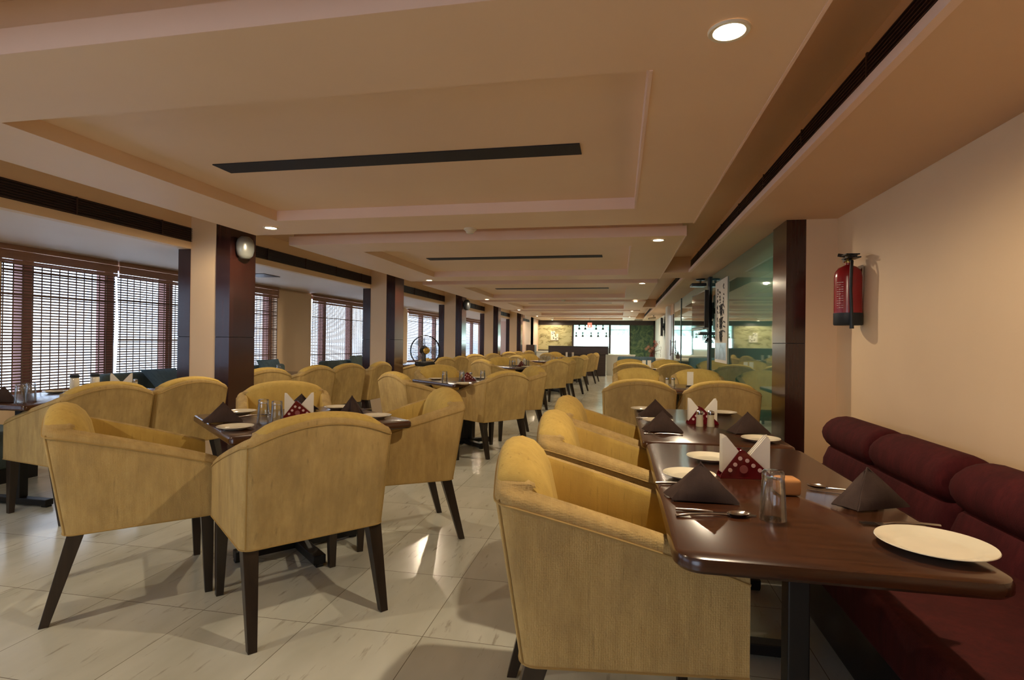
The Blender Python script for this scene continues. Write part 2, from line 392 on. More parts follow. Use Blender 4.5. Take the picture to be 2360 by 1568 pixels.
# cross beams joining panels and soffit
struct('trim_cross_beams', MB().box(.592, .96, 8.0, 8.67, ZP, ZC).box(.592, .96, 15.5, 16.1, ZP, ZC).box(.592, .96, 22.8, 23.3, ZP, ZC), M['groove'])
# dropped ceiling panels, each with one recessed tray
PAN = [(-2.6, 1.02), (1.567, 4.735), (5.28, 8.756), (9.315, 12.83), (13.40, 16.83), (17.30, 20.75), (21.3, 24.5)]
for i, (a, b) in enumerate(PAN):
    x0, x1 = -3.46, .592; tx0, tx1 = -2.857, .095; ta, tb = a + .50, b - .555
    zt = ZP + .085; mb = MB(); T_ = ZP + .092
    mb.box(x0, x1, a, ta, ZP, T_); mb.box(x0, x1, tb, b, ZP, T_); mb.box(x0, tx0, ta, tb, ZP, T_); mb.box(tx1, x1, ta, tb, ZP, T_)
    mb.box(tx0, tx1, ta, tb, zt, zt + .02)
    mb.box(x0, x1, a - .003, a, ZP, T_, 1); mb.box(tx0, tx1, tb - .003, tb, ZP + .001, zt, 1); mb.box(tx1 - .003, tx1, ta, tb, ZP + .001, zt, 1)
    mb.box(x0 + .03, x1 - .03, a + .04, b - .04, T_ + .002, ZC)
    p = struct('trim_panel_%d' % (i + 1), mb, [M['ceil'], M['pink']])
    # little bead round the tray opening and at the panel rim
    struct('panel_bead', MB().box(tx1, tx1 + .012, ta, tb, ZP - .004, ZP + .001).box(x1 - .012, x1, a, b, ZP - .003, ZP + .001), M['pink'], parent=p)
    s0 = ta + .44 * (tb - ta); v = obj('air_slot', MB().box(-2.5, -.227, s0, s0 + .17, zt - .006, zt + .001), M['slot'])
    word = ['behind the viewer', 'nearest and longest looking', 'second from the viewer', 'third from the viewer', 'fourth from the viewer', 'fifth from the viewer', 'farthest one, above the bar'][i]
    tag(v, 'long dark slot in a ceiling tray, ' + word, 'air vent', 'dark slots in the ceiling trays')
# left fascia above the window bays and bay ceiling
struct('soffit_left', MB().box(XF - .08, XF, Y0, Y1, ZB, ZC), M['wall'])
struct('ceiling_bay', MB().box(XB - .2, XF - .08, Y0, Y1, ZB, ZB + .1), M['bayceil'])
# window wall with openings
WIN = [(-3.0, 3.6), (4.1, 8.3), (9.33, 13.2), (14.06, 17.9), (18.8, 22.6)]
SILL, HEAD = 0.60, 2.03
mb = MB(); mb.box(XB - .2, XB, Y0, Y1, 0, SILL); mb.box(XB - .2, XB, Y0, Y1, HEAD, ZB)
ys = [Y0] + [v for p in WIN for v in p] + [Y1]
for k in range(0, len(ys), 2): mb.box(XB - .2, XB + (.06 if k else 0), ys[k], ys[k + 1], SILL, HEAD)
struct('wall_left', mb, M['wall'])
MULL = {0: [-1.9, -.8, .3, 1.4, 2.5], 1: [4.42, 5.30, 6.16, 7.1], 2: [10.0, 11.1, 12.2], 3: [15.5, 16.7], 4: [20.0, 21.2]}
for i, (a, b) in enumerate(WIN):
    mb = MB()
    for z0, z1 in ((SILL, SILL + .05), (HEAD - .05, HEAD)): mb.box(XB - .14, XB - .07, a, b, z0, z1)
    for y in [a + .03, b - .03] + MULL[i]: mb.box(XB - .16, XB - .05, y - .055, y + .055, SILL, HEAD)
    wn_ = struct('window_%d' % (i + 1), mb, M['mullion'])
    struct('window_glass', MB().box(XB - .11, XB - .105, a, b, SILL + .05, HEAD - .05), M['pane'], parent=wn_)
# columns
CY = [4.64 + 3.93 * k for k in range(-2, 5)]
for i, y in enumerate(CY):
    # peach core with dark veneer on the aisle side and on the window side
    c = struct('column', MB().box(-4.095, -3.812, y, y + .37, 0, ZC), M['wall'])
    struct('veneer_panel', MB().box(-3.812, XC, y - .004, y + .37, 0, 1.212).box(-3.812, XC, y - .004, y + .37, 1.218, ZC).box(-3.812, XC - .003, y, y + .367, 1.211, 1.219, 1), [M['pil'], M['slot']], parent=c)
    struct('veneer_panel', MB().box(-4.23, -4.095, y - .004, y + .37, 0, 1.212).box(-4.23, -4.095, y - .004, y + .37, 1.218, ZB).box(-4.227, -4.095, y, y + .367, 1.211, 1.219, 1), [M['pil'], M['slot']], parent=c)
struct('wall_left_far', MB().box(-5.9, -3.66, 22.7, 23.4, 0, ZC).box(-3.80, -3.66, 21.2, 24.9, 0, ZC), M['pink'])
# back wall
BW = Y1
struct('wall_back', MB().box(-6.0, 1.9, BW, BW + .15, 0, ZC), M['white'])
mb = MB(); mb.box(-3.80, 1.50, BW - .06, BW, 2.0, 2.2)
for x0, x1 in ((-3.82, -3.76), (-2.127, -2.042), (-.49, -.405), (.402, .442)): mb.box(x0, x1, BW - .06, BW, .75, 2.0)
mb.box(-3.80, -2.05, BW - .07, BW, .84, .875); mb.box(1.44, 1.50, BW - .06, BW, .3, 2.2)
struct('trim_back_frame', mb, M['bar'])
tag(obj('wall_mural', MB().box(-3.76, -2.127, BW - .03, BW - .001, .875, 2.0), M['mural_l']), 'beige mottled mural panel on the far wall, left of the bar shelves', 'mural')
tag(obj('wall_mural', MB().box(.442, 1.44, BW - .03, BW - .001, .45, 2.2), M['mural_r']), 'dark green leafy mural on the far wall beside the lit panels', 'mural')
art = tag(obj('wall_picture', MB().box(-3.08, -2.74, BW - .06, BW - .031, 1.30, 1.51).box(-3.08, -2.90, BW - .06, BW - .031, 1.51, 1.71).box(-2.84, -2.74, BW - .06, BW - .031, 1.51, 1.60), M['paper'], bevel=.003), 'small white stepped cut-out picture on the beige mural', 'picture')
mb = MB(); rr = random.Random(3)
for k in range(9):
    x = -3.05 + .28 * rr.random(); z = 1.33 + .16 * rr.random()
    if k > 5: x = -3.05 + .12 * rr.random(); z = 1.53 + .14 * rr.random()
    obj('dark_mark', MB().box(x, x + .02 + .03 * rr.random(), BW - .064, BW - .06, z, z + .02 + .04 * rr.random()), M['ink'], art)

# ------------------------------------------------------------------ air grilles
def grille(y0, y1, X, z0, z1, side, label):
    t = thing('air_grille', label, 'air vent', (0, 0, 0), 0, 'long dark air grilles')
    s = -1 if side == 'r' else 1
    obj('backing', MB().box(min(X, X + s * .004), max(X, X + s * .004), y0, y1, z0, z1), M['grille'], t)
    mb = MB(); n = 7; h = (z1 - z0) / n
    for k in range(n): mb.box(min(X + s * .004, X + s * .016), max(X + s * .004, X + s * .016), y0, y1, z0 + h * (k + .25), z0 + h * (k + .55))
    y = y0 + .8
    while y < y1 - .3: mb.box(min(X, X + s * .018), max(X, X + s * .018), y - .006, y + .006, z0, z1); y += .8
    obj('blades', mb, M['grille_blade'], t)
for k in range(6):
    a, b = CY[k] + .37, CY[k + 1]
    if k == 0: a = CY[0] + .4
    grille(a + .002, b - .002, XF, 2.135, 2.27, 'l', 'dark slatted air grille above the window bay, ' + ['behind the viewer', 'at the left edge of the photo', 'nearest but one, past the speaker column', 'third bay with the fan below it', 'fourth bay from the front', 'fifth bay near the bar'][k])
grille(20.8, 22.3, XF + .44, 2.02, 2.12, 'l', 'short dark air grille on the pink wall near the bar')
for a, b, s in ((-3.2, 7.95, 'near run above the bench and glass wall'), (8.75, 15.4, 'middle run beyond the first cross beam'), (16.2, 22.7, 'far run close to the bar')):
    grille(a, b, .96, 2.245, 2.36, 'r', 'dark slatted air grille on the right-hand soffit, ' + s)
struct('trim_soffit_strip', MB().box(.925, .96, Y0, 7.99, ZP - .001, ZP + .04).box(.925, .96, 8.68, 15.49, ZP - .001, ZP + .04).box(.925, .96, 16.11, 22.79, ZP - .001, ZP + .04), M['pink'])
tag(obj('ceiling_hatch', MB().box(-4.95, -4.62, 6.5, 6.85, ZB - .008, ZB), M['darkgrey']), 'small grey square vent in the bay ceiling beyond the first column', 'vent')

# ------------------------------------------------------------------ downlights
def mk_lamp():
    t = thing('downlight', '', 'ceiling light')
    obj('trim_ring', MB().lathe([(.046, 0), (.050, -.006), (.062, -.007), (.066, -.002), (.066, .0)], 24), M['cream'], t, smooth=40)
    obj('bulb', MB().lathe([(0.0, -.006), (.025, -.005), (.044, -.001), (.046, .0)], 20), M['bulb'], t, smooth=40)
    L = bpy.data.lights.new('lamp_light', 'SPOT'); L.energy = LAMP_W; L.color = LAMP_COL; L.spot_size = 176 * D2R; L.spot_blend = .38; L.shadow_soft_size = .022
    lo = bpy.data.objects.new('lamp_light', L); COL.objects.link(lo); lo.parent = t; lo.location = (0, 0, -.014)
    return t
lampK = Kind(mk_lamp)
LN = [(-3.08, .6, 'behind the viewer, left'), (.33, 1.846, 'brightest one at the top of the photo, in the nearest panel'), (-3.08, 4.42, 'bright one beside the first column with the silver speaker'),
      (.35, 5.46, 'right end of the second ceiling panel'), (-3.08, 8.6, 'left end of the second panel, near the second column'), (.35, 9.36, 'right end of the third ceiling panel'), (-3.08, 12.6, 'left end of the third panel, near the third column'),
      (.35, 13.42, 'right end of the fourth ceiling panel'), (-3.08, 16.75, 'left end of the fourth ceiling panel'), (.35, 17.35, 'right end of the fifth ceiling panel'), (-3.08, 20.6, 'left end of the fifth ceiling panel'),
      (.35, 21.36, 'right end of the last ceiling panel'), (-2.95, 24.2, 'yellow one above the beige mural by the bar')]
for x, y, s in LN: lampK.put((x, y, ZP - .001), 0, 'round recessed downlight, ' + s, 'recessed ceiling downlights')
def mk_smoke():
    t = thing('smoke_detector', '', 'smoke detector')
    obj('base_plate', MB().lathe([(0, 0), (.055, 0), (.055, -.014), (0, -.014)], 24), M['cream'], t, smooth=40)
    obj('sensor_head', MB().lathe([(.045, -.014), (.045, -.022), (.036, -.028), (.036, -.036), (.028, -.045), (0, -.047)], 24), M['cream'], t, smooth=40)
    return t
smoke = Kind(mk_smoke)
smoke.put((-1.31, 4.70, ZP - .0), 0, 'round white smoke detector at the far edge of the nearest panel')
smoke.put((-1.30, 12.8, ZP - .0), 0, 'small round smoke detector on the third ceiling panel')

# ------------------------------------------------------------------ bamboo blinds
def blind(y0, y1, bottom, label):
    t = thing('bamboo_blind', label, 'window blind', (XB + .05, (y0 + y1) / 2, ZB), 0, 'bamboo blinds in the window bays')
    hw = (y1 - y0) / 2; mb = MB(); rr = random.Random(int(y0 * 10)); z = -.17; k = 0
    # slats: thin strips, bowing slightly outwards towards the hem
    while z > bottom - ZB:
        bow = .012 * math.sin(z * 5 + y0)
        h = .0145 if rr.random() > .06 else .022
        mb.box(bow - .0025, bow + .0025, -hw, hw, z - h, z); z -= .0285
    obj('slats', mb, M['bamboo'], t)
    mb = MB(); y = -hw + .03
    while y < hw:
        mb.box(.004, .009, y - .0045, y + .0045, bottom - ZB, -.15); y += .088
    obj('warp_threads', mb, M['bamboo'], t)
    mb = MB()
    mb.box(-.01, .025, -hw - .01, hw + .01, -.03, -.001)
    for q in range(13): mb.box(.022 + .002 * math.sin(q), .030 + .002 * math.sin(q), -hw - .01, hw + .01, -.178 + q * .0128, -.178 + q * .0128 + (.0118 if q not in (2, 9) else .0085))
    obj('valance', mb, M['valance'], t)
    return t
for a, b, s in ((-3.0, .2, 'behind the viewer'), (.25, 3.6, 'just outside the left edge'), (4.0, 5.28, 'at the left edge of the photo'), (5.32, 7.08, 'behind the near left table'), (7.12, 8.3, 'just right of the first column'), (9.36, 13.16, 'wide one beyond the peach pier'), (14.1, 17.86, 'behind the electric fan'), (18.85, 22.5, 'farthest one, past the fourth column')):
    blind(a, b, .64, 'brown bamboo roller blind with valance, ' + s)

# ------------------------------------------------------------------ armchair
def mk_chair():
    t = thing('armchair', '', 'armchair')
    A, DY, ZB_, R = .30, .575, .365, .045
    NS, NC, NB = 12, 5, 14
    def h_side(y):
        s = 1 - y / DY; s = max(0, min(1, s))
        return .635 + (.825 - .635) * (s ** .92)
    def stations():
        st = []
        for k in range(NS): st.append(('s', -1, k / NS))
        for k in range(NC): st.append(('c', -1, k / NC))
        for k in range(NB + 1): st.append(('b', 0, k / NB))
        for k in range(1, NC + 1): st.append(('c', 1, 1 - k / NC))
        for k in range(NS - 1, -1, -1): st.append(('s', 1, k / NS))
        return st
    def pos(stt, dx, dy, z):
        typ, sg, f = stt; cx = A - max(R, dx); cy = max(R, dy); rx, ry = max(R - dx, 0), max(R - dy, 0)
        if typ == 's': x = sg * (A - dx); y = DY + (cy - DY) * f
        elif typ == 'c': a = PI / 2 * f; x = sg * (cx + rx * math.cos(a)); y = cy - ry * math.sin(a)
        else: x = -cx + 2 * cx * f; y = cy - ry
        return warp(x, y, z)
    def warp(x, y, z):
        tt = (z - ZB_) / .46; g = max(0, min(1, 1 - y / DY))
        return Vector((x * (1 + .05 * tt * g), y - .075 * tt * g * (1 if tt > 0 else 0), z))
    def height(stt):
        typ, sg, f = stt
        if typ == 's': return h_side(DY + (R - DY) * f)
        if typ == 'c': return h_side(R * (1 - f))
        x = -1 + 2 * f; return .828 + .058 * (1 - x * x)
    st = stations(); vs = []; ring = 12
    for s_ in st:
        H = height(s_); isb = s_[0] == 'b'
        ti = .070; tb = .105
        prof = [(0, ZB_), (0, .46), (0, .58), (0, H - .032), (.004, H - .016), (.014, H - .004), (.030, H), ('i', .022, H - .001), ('i', .008, H - .010), ('i', 0, H - .030), ('i', -.004, .60), ('i', 0, .43)]
        for p in prof:
            if p[0] == 'i':
                bul = 0
                dx, dy, z = ti - p[1], tb - p[1], p[2]
                if p[2] == .60: z = min(.60, H - .06) ; dy += .018
            else: dx = dy = p[0]; z = p[1]
            if z > H - .0001 and z != H: z = H
            vs.append(pos(s_, dx, dy, z))
    fs = []; n = len(st)
    for i in range(n - 1):
        for k in range(ring - 1): fs.append((i * ring + k, i * ring + k + 1, (i + 1) * ring + k + 1, (i + 1) * ring + k))
    fs.append(tuple(range(ring))); fs.append(tuple(reversed(range((n - 1) * ring, n * ring))))
    fs_b = [(i * ring, (i + 1) * ring, (i + 1) * ring + ring - 1, i * ring + ring - 1) for i in range(n - 1)]
    mb = MB(); mb.add(vs, fs + fs_b)
    # inner faces (ring index 6..11) in the plush fabric
    mats = []
    for i in range(n - 1):
        for k in range(ring - 1): mats.append(1 if 8 <= k <= 10 else 0)
    mb.m = mats + [0, 0] + [0] * (n - 1)
    obj('tub_frame', mb, [M['fabric'], M['fabric_in']], t, smooth=42)
    # seat base rail and cushion
    obj('seat_base', MB().box(-.235, .235, .07, .565, .366, .415), M['fabric'], t, bevel=.006)
    cu = MB(); cu.rbox(-.226, .226, .10, .585, .415, .475, .024, 4)
    obj('seat_cushion', cu, M['fabric_in'], t, smooth=60)
    # back cushion: plush pad that rises from the seat and rolls over the top of the back
    mb = MB(); NX = 16; vs = []; XE = .244
    for i in range(NX + 1):
        x = -XE + 2 * XE * i / NX; u = x / XE; top = .828 + .058 * (1 - (x / .28) ** 2) - .010 * abs(u) ** 9; e = (1 - abs(u) ** 7)
        pr = [(.08, .462), (.128 + .010 * e, .466), (.128 + .020 * e, .56), (.122 + .020 * e, .66), (.112 + .018 * e, top - .075), (.100 + .014 * e, top - .030), (.082 + .008 * e, top - .004 + .004 * e), (.058, top + .006 + .007 * e), (.032, top + .003 + .006 * e), (.014, top - .005 + .003 * e), (.008, top - .014), (.02, top - .04), (.06, .60)]
        n_ = len(pr)
        for y, z in pr: vs.append(warp(x, y, z))
    fs = [(i * n_ + j, i * n_ + (j + 1) % n_, (i + 1) * n_ + (j + 1) % n_, (i + 1) * n_ + j) for i in range(NX) for j in range(n_)]
    fs += [tuple(range(n_)), tuple(reversed(range(NX * n_, (NX + 1) * n_)))]
    mb.add(vs, fs); obj('back_cushion', mb, M['fabric_in'], t, smooth=60)
    # piping: round the top outside and down both rear corners
    mb = MB(); pts = [pos(s_, -.0015, -.0015, height(s_) - .034) for s_ in st]; mb.tube(pts, .0034, 5)
    for sg in (-1, 1):
        pts = [pos(('c', sg, .55), -.001, -.001, ZB_ + .004 + (.79 - ZB_) * k / 8) for k in range(9)]; mb.tube(pts, .0032, 5)
    pts = [pos(s_, -.001, -.001, ZB_ + .004) for s_ in st]; mb.tube(pts, .003, 5)
    obj('piping', mb, M['piping'], t, smooth=60)
    for sg in (-1, 1):
        obj('leg', MB().taper((sg * .262, .045, .366), (sg * .272, -.055, .0), (.030, .030), (.017, .017)), M['leg'], t, bevel=.002)
        obj('leg', MB().taper((sg * .262, .535, .366), (sg * .268, .545, .0), (.027, .027), (.016, .016)), M['leg'], t, bevel=.002)
    return t
chairK = Kind(mk_chair)
CH = [
 (-1.24, 2.13, 140, 'mustard armchair with its back to the viewer at the nearest table, left of the aisle', 0),
 (-2.48, 2.095, 46, 'mustard armchair on the left of the nearest table, its stained side facing the viewer', 0),
 (-1.13, 3.44, 213, 'mustard armchair at the aisle side of the nearest left table, facing back towards the window', 0),
 (-2.40, 3.63, 306, 'mustard armchair facing the viewer on the far side of the nearest left table', 0),
 (-1.19, 5.72, 143, 'mustard armchair turned away at the aisle corner of the second table', 1),
 (-2.16, 5.12, 50, 'pale-backed mustard armchair at the near left corner of the second table', 1),
 (-2.30, 6.80, 308, 'mustard armchair facing the viewer behind the second table, in front of the fan', 1),
 (-1.10, 7.04, 213, 'mustard armchair at the far aisle corner of the second table, seen edge on', 1),
 (-1.15, 10.0, 143, 'mustard armchair turned away at the aisle corner of the third table', 2),
 (-2.30, 9.2, 50, 'mustard armchair at the near left corner of the third table', 2),
 (-2.36, 10.9, 308, 'mustard armchair facing the viewer behind the third table', 2),
 (-1.10, 11.6, 215, 'mustard armchair at the far aisle corner of the third table', 2),
 (-1.02, 12.75, 150, 'mustard armchair turned away at the near aisle corner of the fourth table', 3),
 (-.92, 14.1, 200, 'mustard armchair at the far aisle corner of the fourth table', 3),
 (-2.35, 12.7, 50, 'mustard armchair at the near left corner of the fourth table', 3),
 (-2.35, 14.35, 316, 'mustard armchair facing the viewer behind the fourth table', 3),
 (-.84, 16.2, 160, 'mustard armchair turned away beside the fifth table, near the bar', 4),
 (-.76, 17.6, 195, 'farthest mustard armchair of the aisle row, edge lit by the bar panels', 4),
 (-2.1, 16.3, 50, 'mustard armchair at the left of the fifth table before the bar', 4),
 (-2.1, 18.1, 316, 'mustard armchair facing the viewer behind the fifth table at the bar', 4),
 (-3.46, 3.17, 168, 'mustard armchair at the left window table, its side and back both showing', 5),
 (-3.34, 3.79, 168, 'mustard armchair next along the left window table, against the first column', 5),
 (-3.74, 5.30, 163, 'mustard armchair just right of the first column, partly hidden by it', 6),
 (-3.58, 6.02, 170, 'mustard armchair second past the first column in the window row', 6),
 (-3.52, 6.70, 166, 'mustard armchair third past the first column in the window row', 6),
 (-3.42, 7.46, 178, 'mustard armchair fourth past the first column, nearest the second column', 6),
 (-3.42, 9.35, 176, 'mustard armchair behind the fan in the third window bay', 7),
 (-3.36, 10.25, 160, 'mustard armchair in the middle of the third window bay row', 7),
 (-3.30, 11.1, 165, 'mustard armchair last in the third window bay before the third column', 7),
 (-3.50, 13.1, 140, 'mustard armchair first in the fourth window bay row', 8),
 (-3.34, 14.3, 150, 'mustard armchair second in the fourth window bay row', 8),
 (-3.44, 17.0, 140, 'mustard armchair first in the fifth window bay row', 9),
 (-3.36, 18.1, 150, 'mustard armchair second in the fifth window bay row', 9),
 (-3.30, 20.0, 150, 'mustard armchair farthest in the window rows, by the dark cabinet', 9),
 (.165, 4.86, 90, 'mustard armchair seen from behind beyond the two joined tables, left of its pair', 10),
 (.835, 4.86, 90, 'mustard armchair seen from behind beyond the two joined tables, right one by the glass wall', 10),
 (.225, 7.05, 270, 'mustard armchair facing the viewer, second row by the glass wall, left one', 10),
 (.93, 7.05, 270, 'mustard armchair facing the viewer, second row by the glass wall, right one', 10),
 (.205, 9.0, 90, 'mustard armchair seen from behind, third row by the glass wall, left one', 11),
 (.87, 9.0, 90, 'mustard armchair seen from behind, third row by the glass wall, right one', 11),
 (.19, 11.0, 270, 'mustard armchair facing the viewer, farthest row by the glass wall, left one', 11),
 (.88, 11.0, 270, 'mustard armchair facing the viewer, farthest row by the glass wall, right one', 11),
 (-.282, 1.69, 7, 'nearest mustard armchair, its whole side facing the viewer beside the walnut table', 12),
 (-.262, 2.44, 3, 'second mustard armchair tucked under the joined walnut tables', 12),
 (-.270, 3.14, 0, 'third mustard armchair tucked under the joined walnut tables, farthest of the three', 12),
]
GR = {0: 'armchairs round the nearest left table', 1: 'armchairs round the second table', 2: 'armchairs round the third table', 3: 'armchairs round the fourth table', 4: 'armchairs round the fifth table', 5: 'armchairs at the near window table', 6: 'armchairs in the second window bay', 7: 'armchairs in the third window bay', 8: 'armchairs in the fourth window bay', 9: 'armchairs in the fifth window bay', 10: 'armchair pairs by the glass wall', 11: 'farther armchair pairs by the glass wall', 12: 'armchairs along the joined tables'}
for x, y, a, lb, g in CH: chairK.put((x, y, 0), (a - 90) * D2R, lb, GR[g])

# ------------------------------------------------------------------ tables
TOPZ = .75
def table(cx, cy, w_, d_, rot, label, group, base='cross', r=.045, edge=.038):
    t = thing('dining_table', label, 'table', (cx, cy, 0), rot * D2R, group)
    mb = MB()
    # rounded-corner top with bullnose edge
    n = 6; pts = []
    for (sx, sy, a0) in ((1, 1, 0), (-1, 1, 90), (-1, -1, 180), (1, -1, 270)):
        for k in range(n + 1):
            a = (a0 + 90 * k / n) * D2R; pts.append((sx * (w_ / 2 - r) + r * math.cos(a), sy * (d_ / 2 - r) + r * math.sin(a), math.cos(a), math.sin(a)))
    rings = [(.030, TOPZ - edge), (.008, TOPZ - edge), (0, TOPZ - edge + .008), (0, TOPZ - .012), (.004, TOPZ - .004), (.012, TOPZ)]
    vs = []; c = len(pts)
    for ins, z in rings:
        for x, y, nx, ny in pts: vs.append(Vector((x - nx * ins, y - ny * ins, z)))
    fs = [(i * c + j, i * c + (j + 1) % c, (i + 1) * c + (j + 1) % c, (i + 1) * c + j) for i in range(len(rings) - 1) for j in range(c)]
    fs += [tuple(reversed(range(c))), tuple(range((len(rings) - 1) * c, len(rings) * c))]
    mb.add(vs, fs); obj('tabletop', mb, M['table'], t, smooth=35)
    if base == 'cross':
        for q in (0, 90):
            T = Matrix.Rotation(q * D2R, 4, 'Z'); L = .34
            obj('base_foot', MB().box(-L, L, -.032, .032, .015, .062, T=T).box(-L, -L + .04, -.02, .02, 0, .015, T=T).box(L - .04, L, -.02, .02, 0, .015, T=T), M['iron'], t, bevel=.004)
        mb = MB()
        for dx in (-.06, 0, .06): mb.box(dx - .015, dx + .015, -.03, .03, .062 + .001 * abs(dx), TOPZ - edge - .02)
        obj('pedestal', mb, M['iron'], t)
        obj('top_bracket', MB().box(-.25, .25, -.03, .03, TOPZ - edge - .02, TOPZ - edge - .001).box(-.03, .03, -.25, .25, TOPZ - edge - .019, TOPZ - edge - .001), M['iron'], t)
    else:
        for sg in (-1, 1):
            obj('base_foot', MB().box(-.25, .25, sg * d_ * .28 - .03, sg * d_ * .28 + .03, .012, .055).box(-.25, -.2, sg * d_ * .28 - .02, sg * d_ * .28 + .02, 0, .012).box(.2, .25, sg * d_ * .28 - .02, sg * d_ * .28 + .02, 0, .012), M['iron'], t, bevel=.004)
            obj('pedestal', MB().box(-.026, .026, sg * d_ * .28 - .03, sg * d_ * .28 + .03, .055, TOPZ - edge), M['iron'], t, bevel=.004)
    return t
tg = 'square walnut tables between the armchairs'
table(-1.80, 2.88, .94, .94, 50, 'walnut table set with napkins and glasses, nearest on the left', tg, 'cross', .03, .04)
table(-1.76, 6.20, .92, .92, 50, 'walnut table with a glass at its near edge, second along the left aisle', tg, 'cross', .03)
table(-1.84, 10.15, .92, .92, 50, 'walnut table third along the left aisle, in front of the third column', tg, 'cross', .03)
table(-1.66, 13.4, .92, .92, 50, 'walnut table fourth along the left aisle', tg, 'cross', .03)
table(-1.5, 17.1, .92, .92, 50, 'walnut table fifth along the left aisle, nearest the bar', tg, 'cross', .03)
R1 = table(.445, 1.90, .65, 1.37, 0, 'polished walnut table in the right foreground, beside the maroon bench', 'joined walnut tables', 'twin', .06, .036)
R2 = table(.435, 3.275, .665, 1.355, 0, 'polished walnut table joined beyond the foreground one', 'joined walnut tables', 'twin', .045, .036)
table(-4.18, 3.55, .78, 1.30, 0, 'dark table by the near left window, carrying glasses and menus', 'window bay tables', 'twin', .03)
table(-4.30, 6.35, .78, 1.35, 0, 'dark table in the second window bay behind the armchair row', 'window bay tables', 'twin', .03)
table(-4.28, 10.2, .78, 1.35, 0, 'dark table in the third window bay behind the fan', 'window bay tables', 'twin', .03)
table(.55, 5.95, 1.15, .95, 0, 'walnut table between the two nearest pairs of armchairs by the glass wall', 'glass wall tables', 'twin', .03)
table(.55, 10.0, 1.15, .85, 0, 'walnut table between the farther pairs of armchairs by the glass wall', 'glass wall tables', 'twin', .03)

# ------------------------------------------------------------------ table ware
TZ = TOPZ + .0005
def plate_mb(r):
    return MB().lathe([(0, 0), (r * .55, 0), (r * .60, .002), (r * .98, .0150), (r, .0165), (r * .99, .018), (r * .74, .0095), (r * .66, .0055), (r * .60, .005), (0, .005)], 48)
def mk_plate(r): return lambda: tag(obj('plate', plate_mb(r), M['china'], smooth=40), '', 'plate')
plateS = Kind(mk_plate(.086)); plateL = Kind(mk_plate(.113))
def mk_glass():
    H = .125; r0, r1 = .033, .027   # stands upside down: rim on the table, thick base on top
    p = [(r0, 0.0), (r0 - .0022, 0.0), (r1 - .002, H - .028), (r1 - .006, H - .020), (0, H - .018)]
    q = [(0, H), (r1 - .003, H), (r1 - .001, H - .002), (r1 + .0005, H - .012), (r1, H - .022), (r1 + .001, H - .03), (r0, 0.0)]
    mb = MB().lathe(list(reversed(p)) + [], 28)
    mb2 = MB().lathe([(0, H - .018), (r1 - .006, H - .020), (r1 - .002, H - .028), (r0 - .0022, .001), (r0 - .001, 0), (r0, .001), (r1 + .001, H - .03), (r1, H - .022), (r1 + .0008, H - .012), (r1 - .001, H - .002), (r1 - .003, H), (0, H)], 28)
    return tag(obj('drinking_glass', mb2, M['glass'], smooth=50), '', 'glass')
glassK = Kind(mk_glass)
def mk_napkin():
    # cloth folded into a standing pyramid: two layered wings meeting in a front crease
    mb = MB(); N = 8
    def patch(a, b, c, bul, th):
        a, b, c = Vector(a), Vector(b), Vector(c); nrm = (b - a).cross(c - a).normalized(); idx = {}; vs = []
        for i in range(N + 1):
            for j in range(N + 1 - i):
                k = N - i - j; u, v_, w_ = i / N, j / N, k / N
                p = a * u + b * v_ + c * w_ + nrm * (bul * 27 * u * v_ * w_ + .003 * math.sin(9 * v_ + 5 * w_) * (1 - u))
                idx[(i, j)] = len(vs); vs.append(p)
        fs = []
        for i in range(N):
            for j in range(N - i):
                fs.append((idx[(i, j)], idx[(i + 1, j)], idx[(i, j + 1)]))
                if j < N - i - 1: fs.append((idx[(i + 1, j)], idx[(i + 1, j + 1)], idx[(i, j + 1)]))
        nv = len(vs); vs += [p - nrm * th for p in vs]
        fs2 = [tuple(x + nv for x in reversed(f)) for f in fs]
        bd = [idx[(i, 0)] for i in range(N + 1)] + [idx[(N - j, j)] for j in range(1, N + 1)] + [idx[(0, j)] for j in range(N - 1, 0, -1)]
        fs3 = [(bd[k], bd[(k + 1) % len(bd)], bd[(k + 1) % len(bd)] + nv, bd[k] + nv) for k in range(len(bd))]
        mb.add(vs, fs + fs2 + fs3)
    ap = (-.005, .012, .108)
    patch(ap, (-.088, -.045, .0035), (.098, -.030, .0035), .013, .005)
    patch(ap, (.098, -.024, .004), (-.010, .085, .004), .011, .005)
    patch(ap, (-.012, .088, .004), (-.088, -.036, .004), .003, .005)
    patch((-.010, .016, .099), (-.104, .012, .0035), (-.082, -.030, .0035), .004, .004)
    patch((-.012, .02, .094), (-.108, .028, .0035), (-.09, -.015, .0035), .004, .004)
    return tag(obj('napkin', mb, M['napkin'], smooth=50), '', 'napkin')
napK = Kind(mk_napkin)
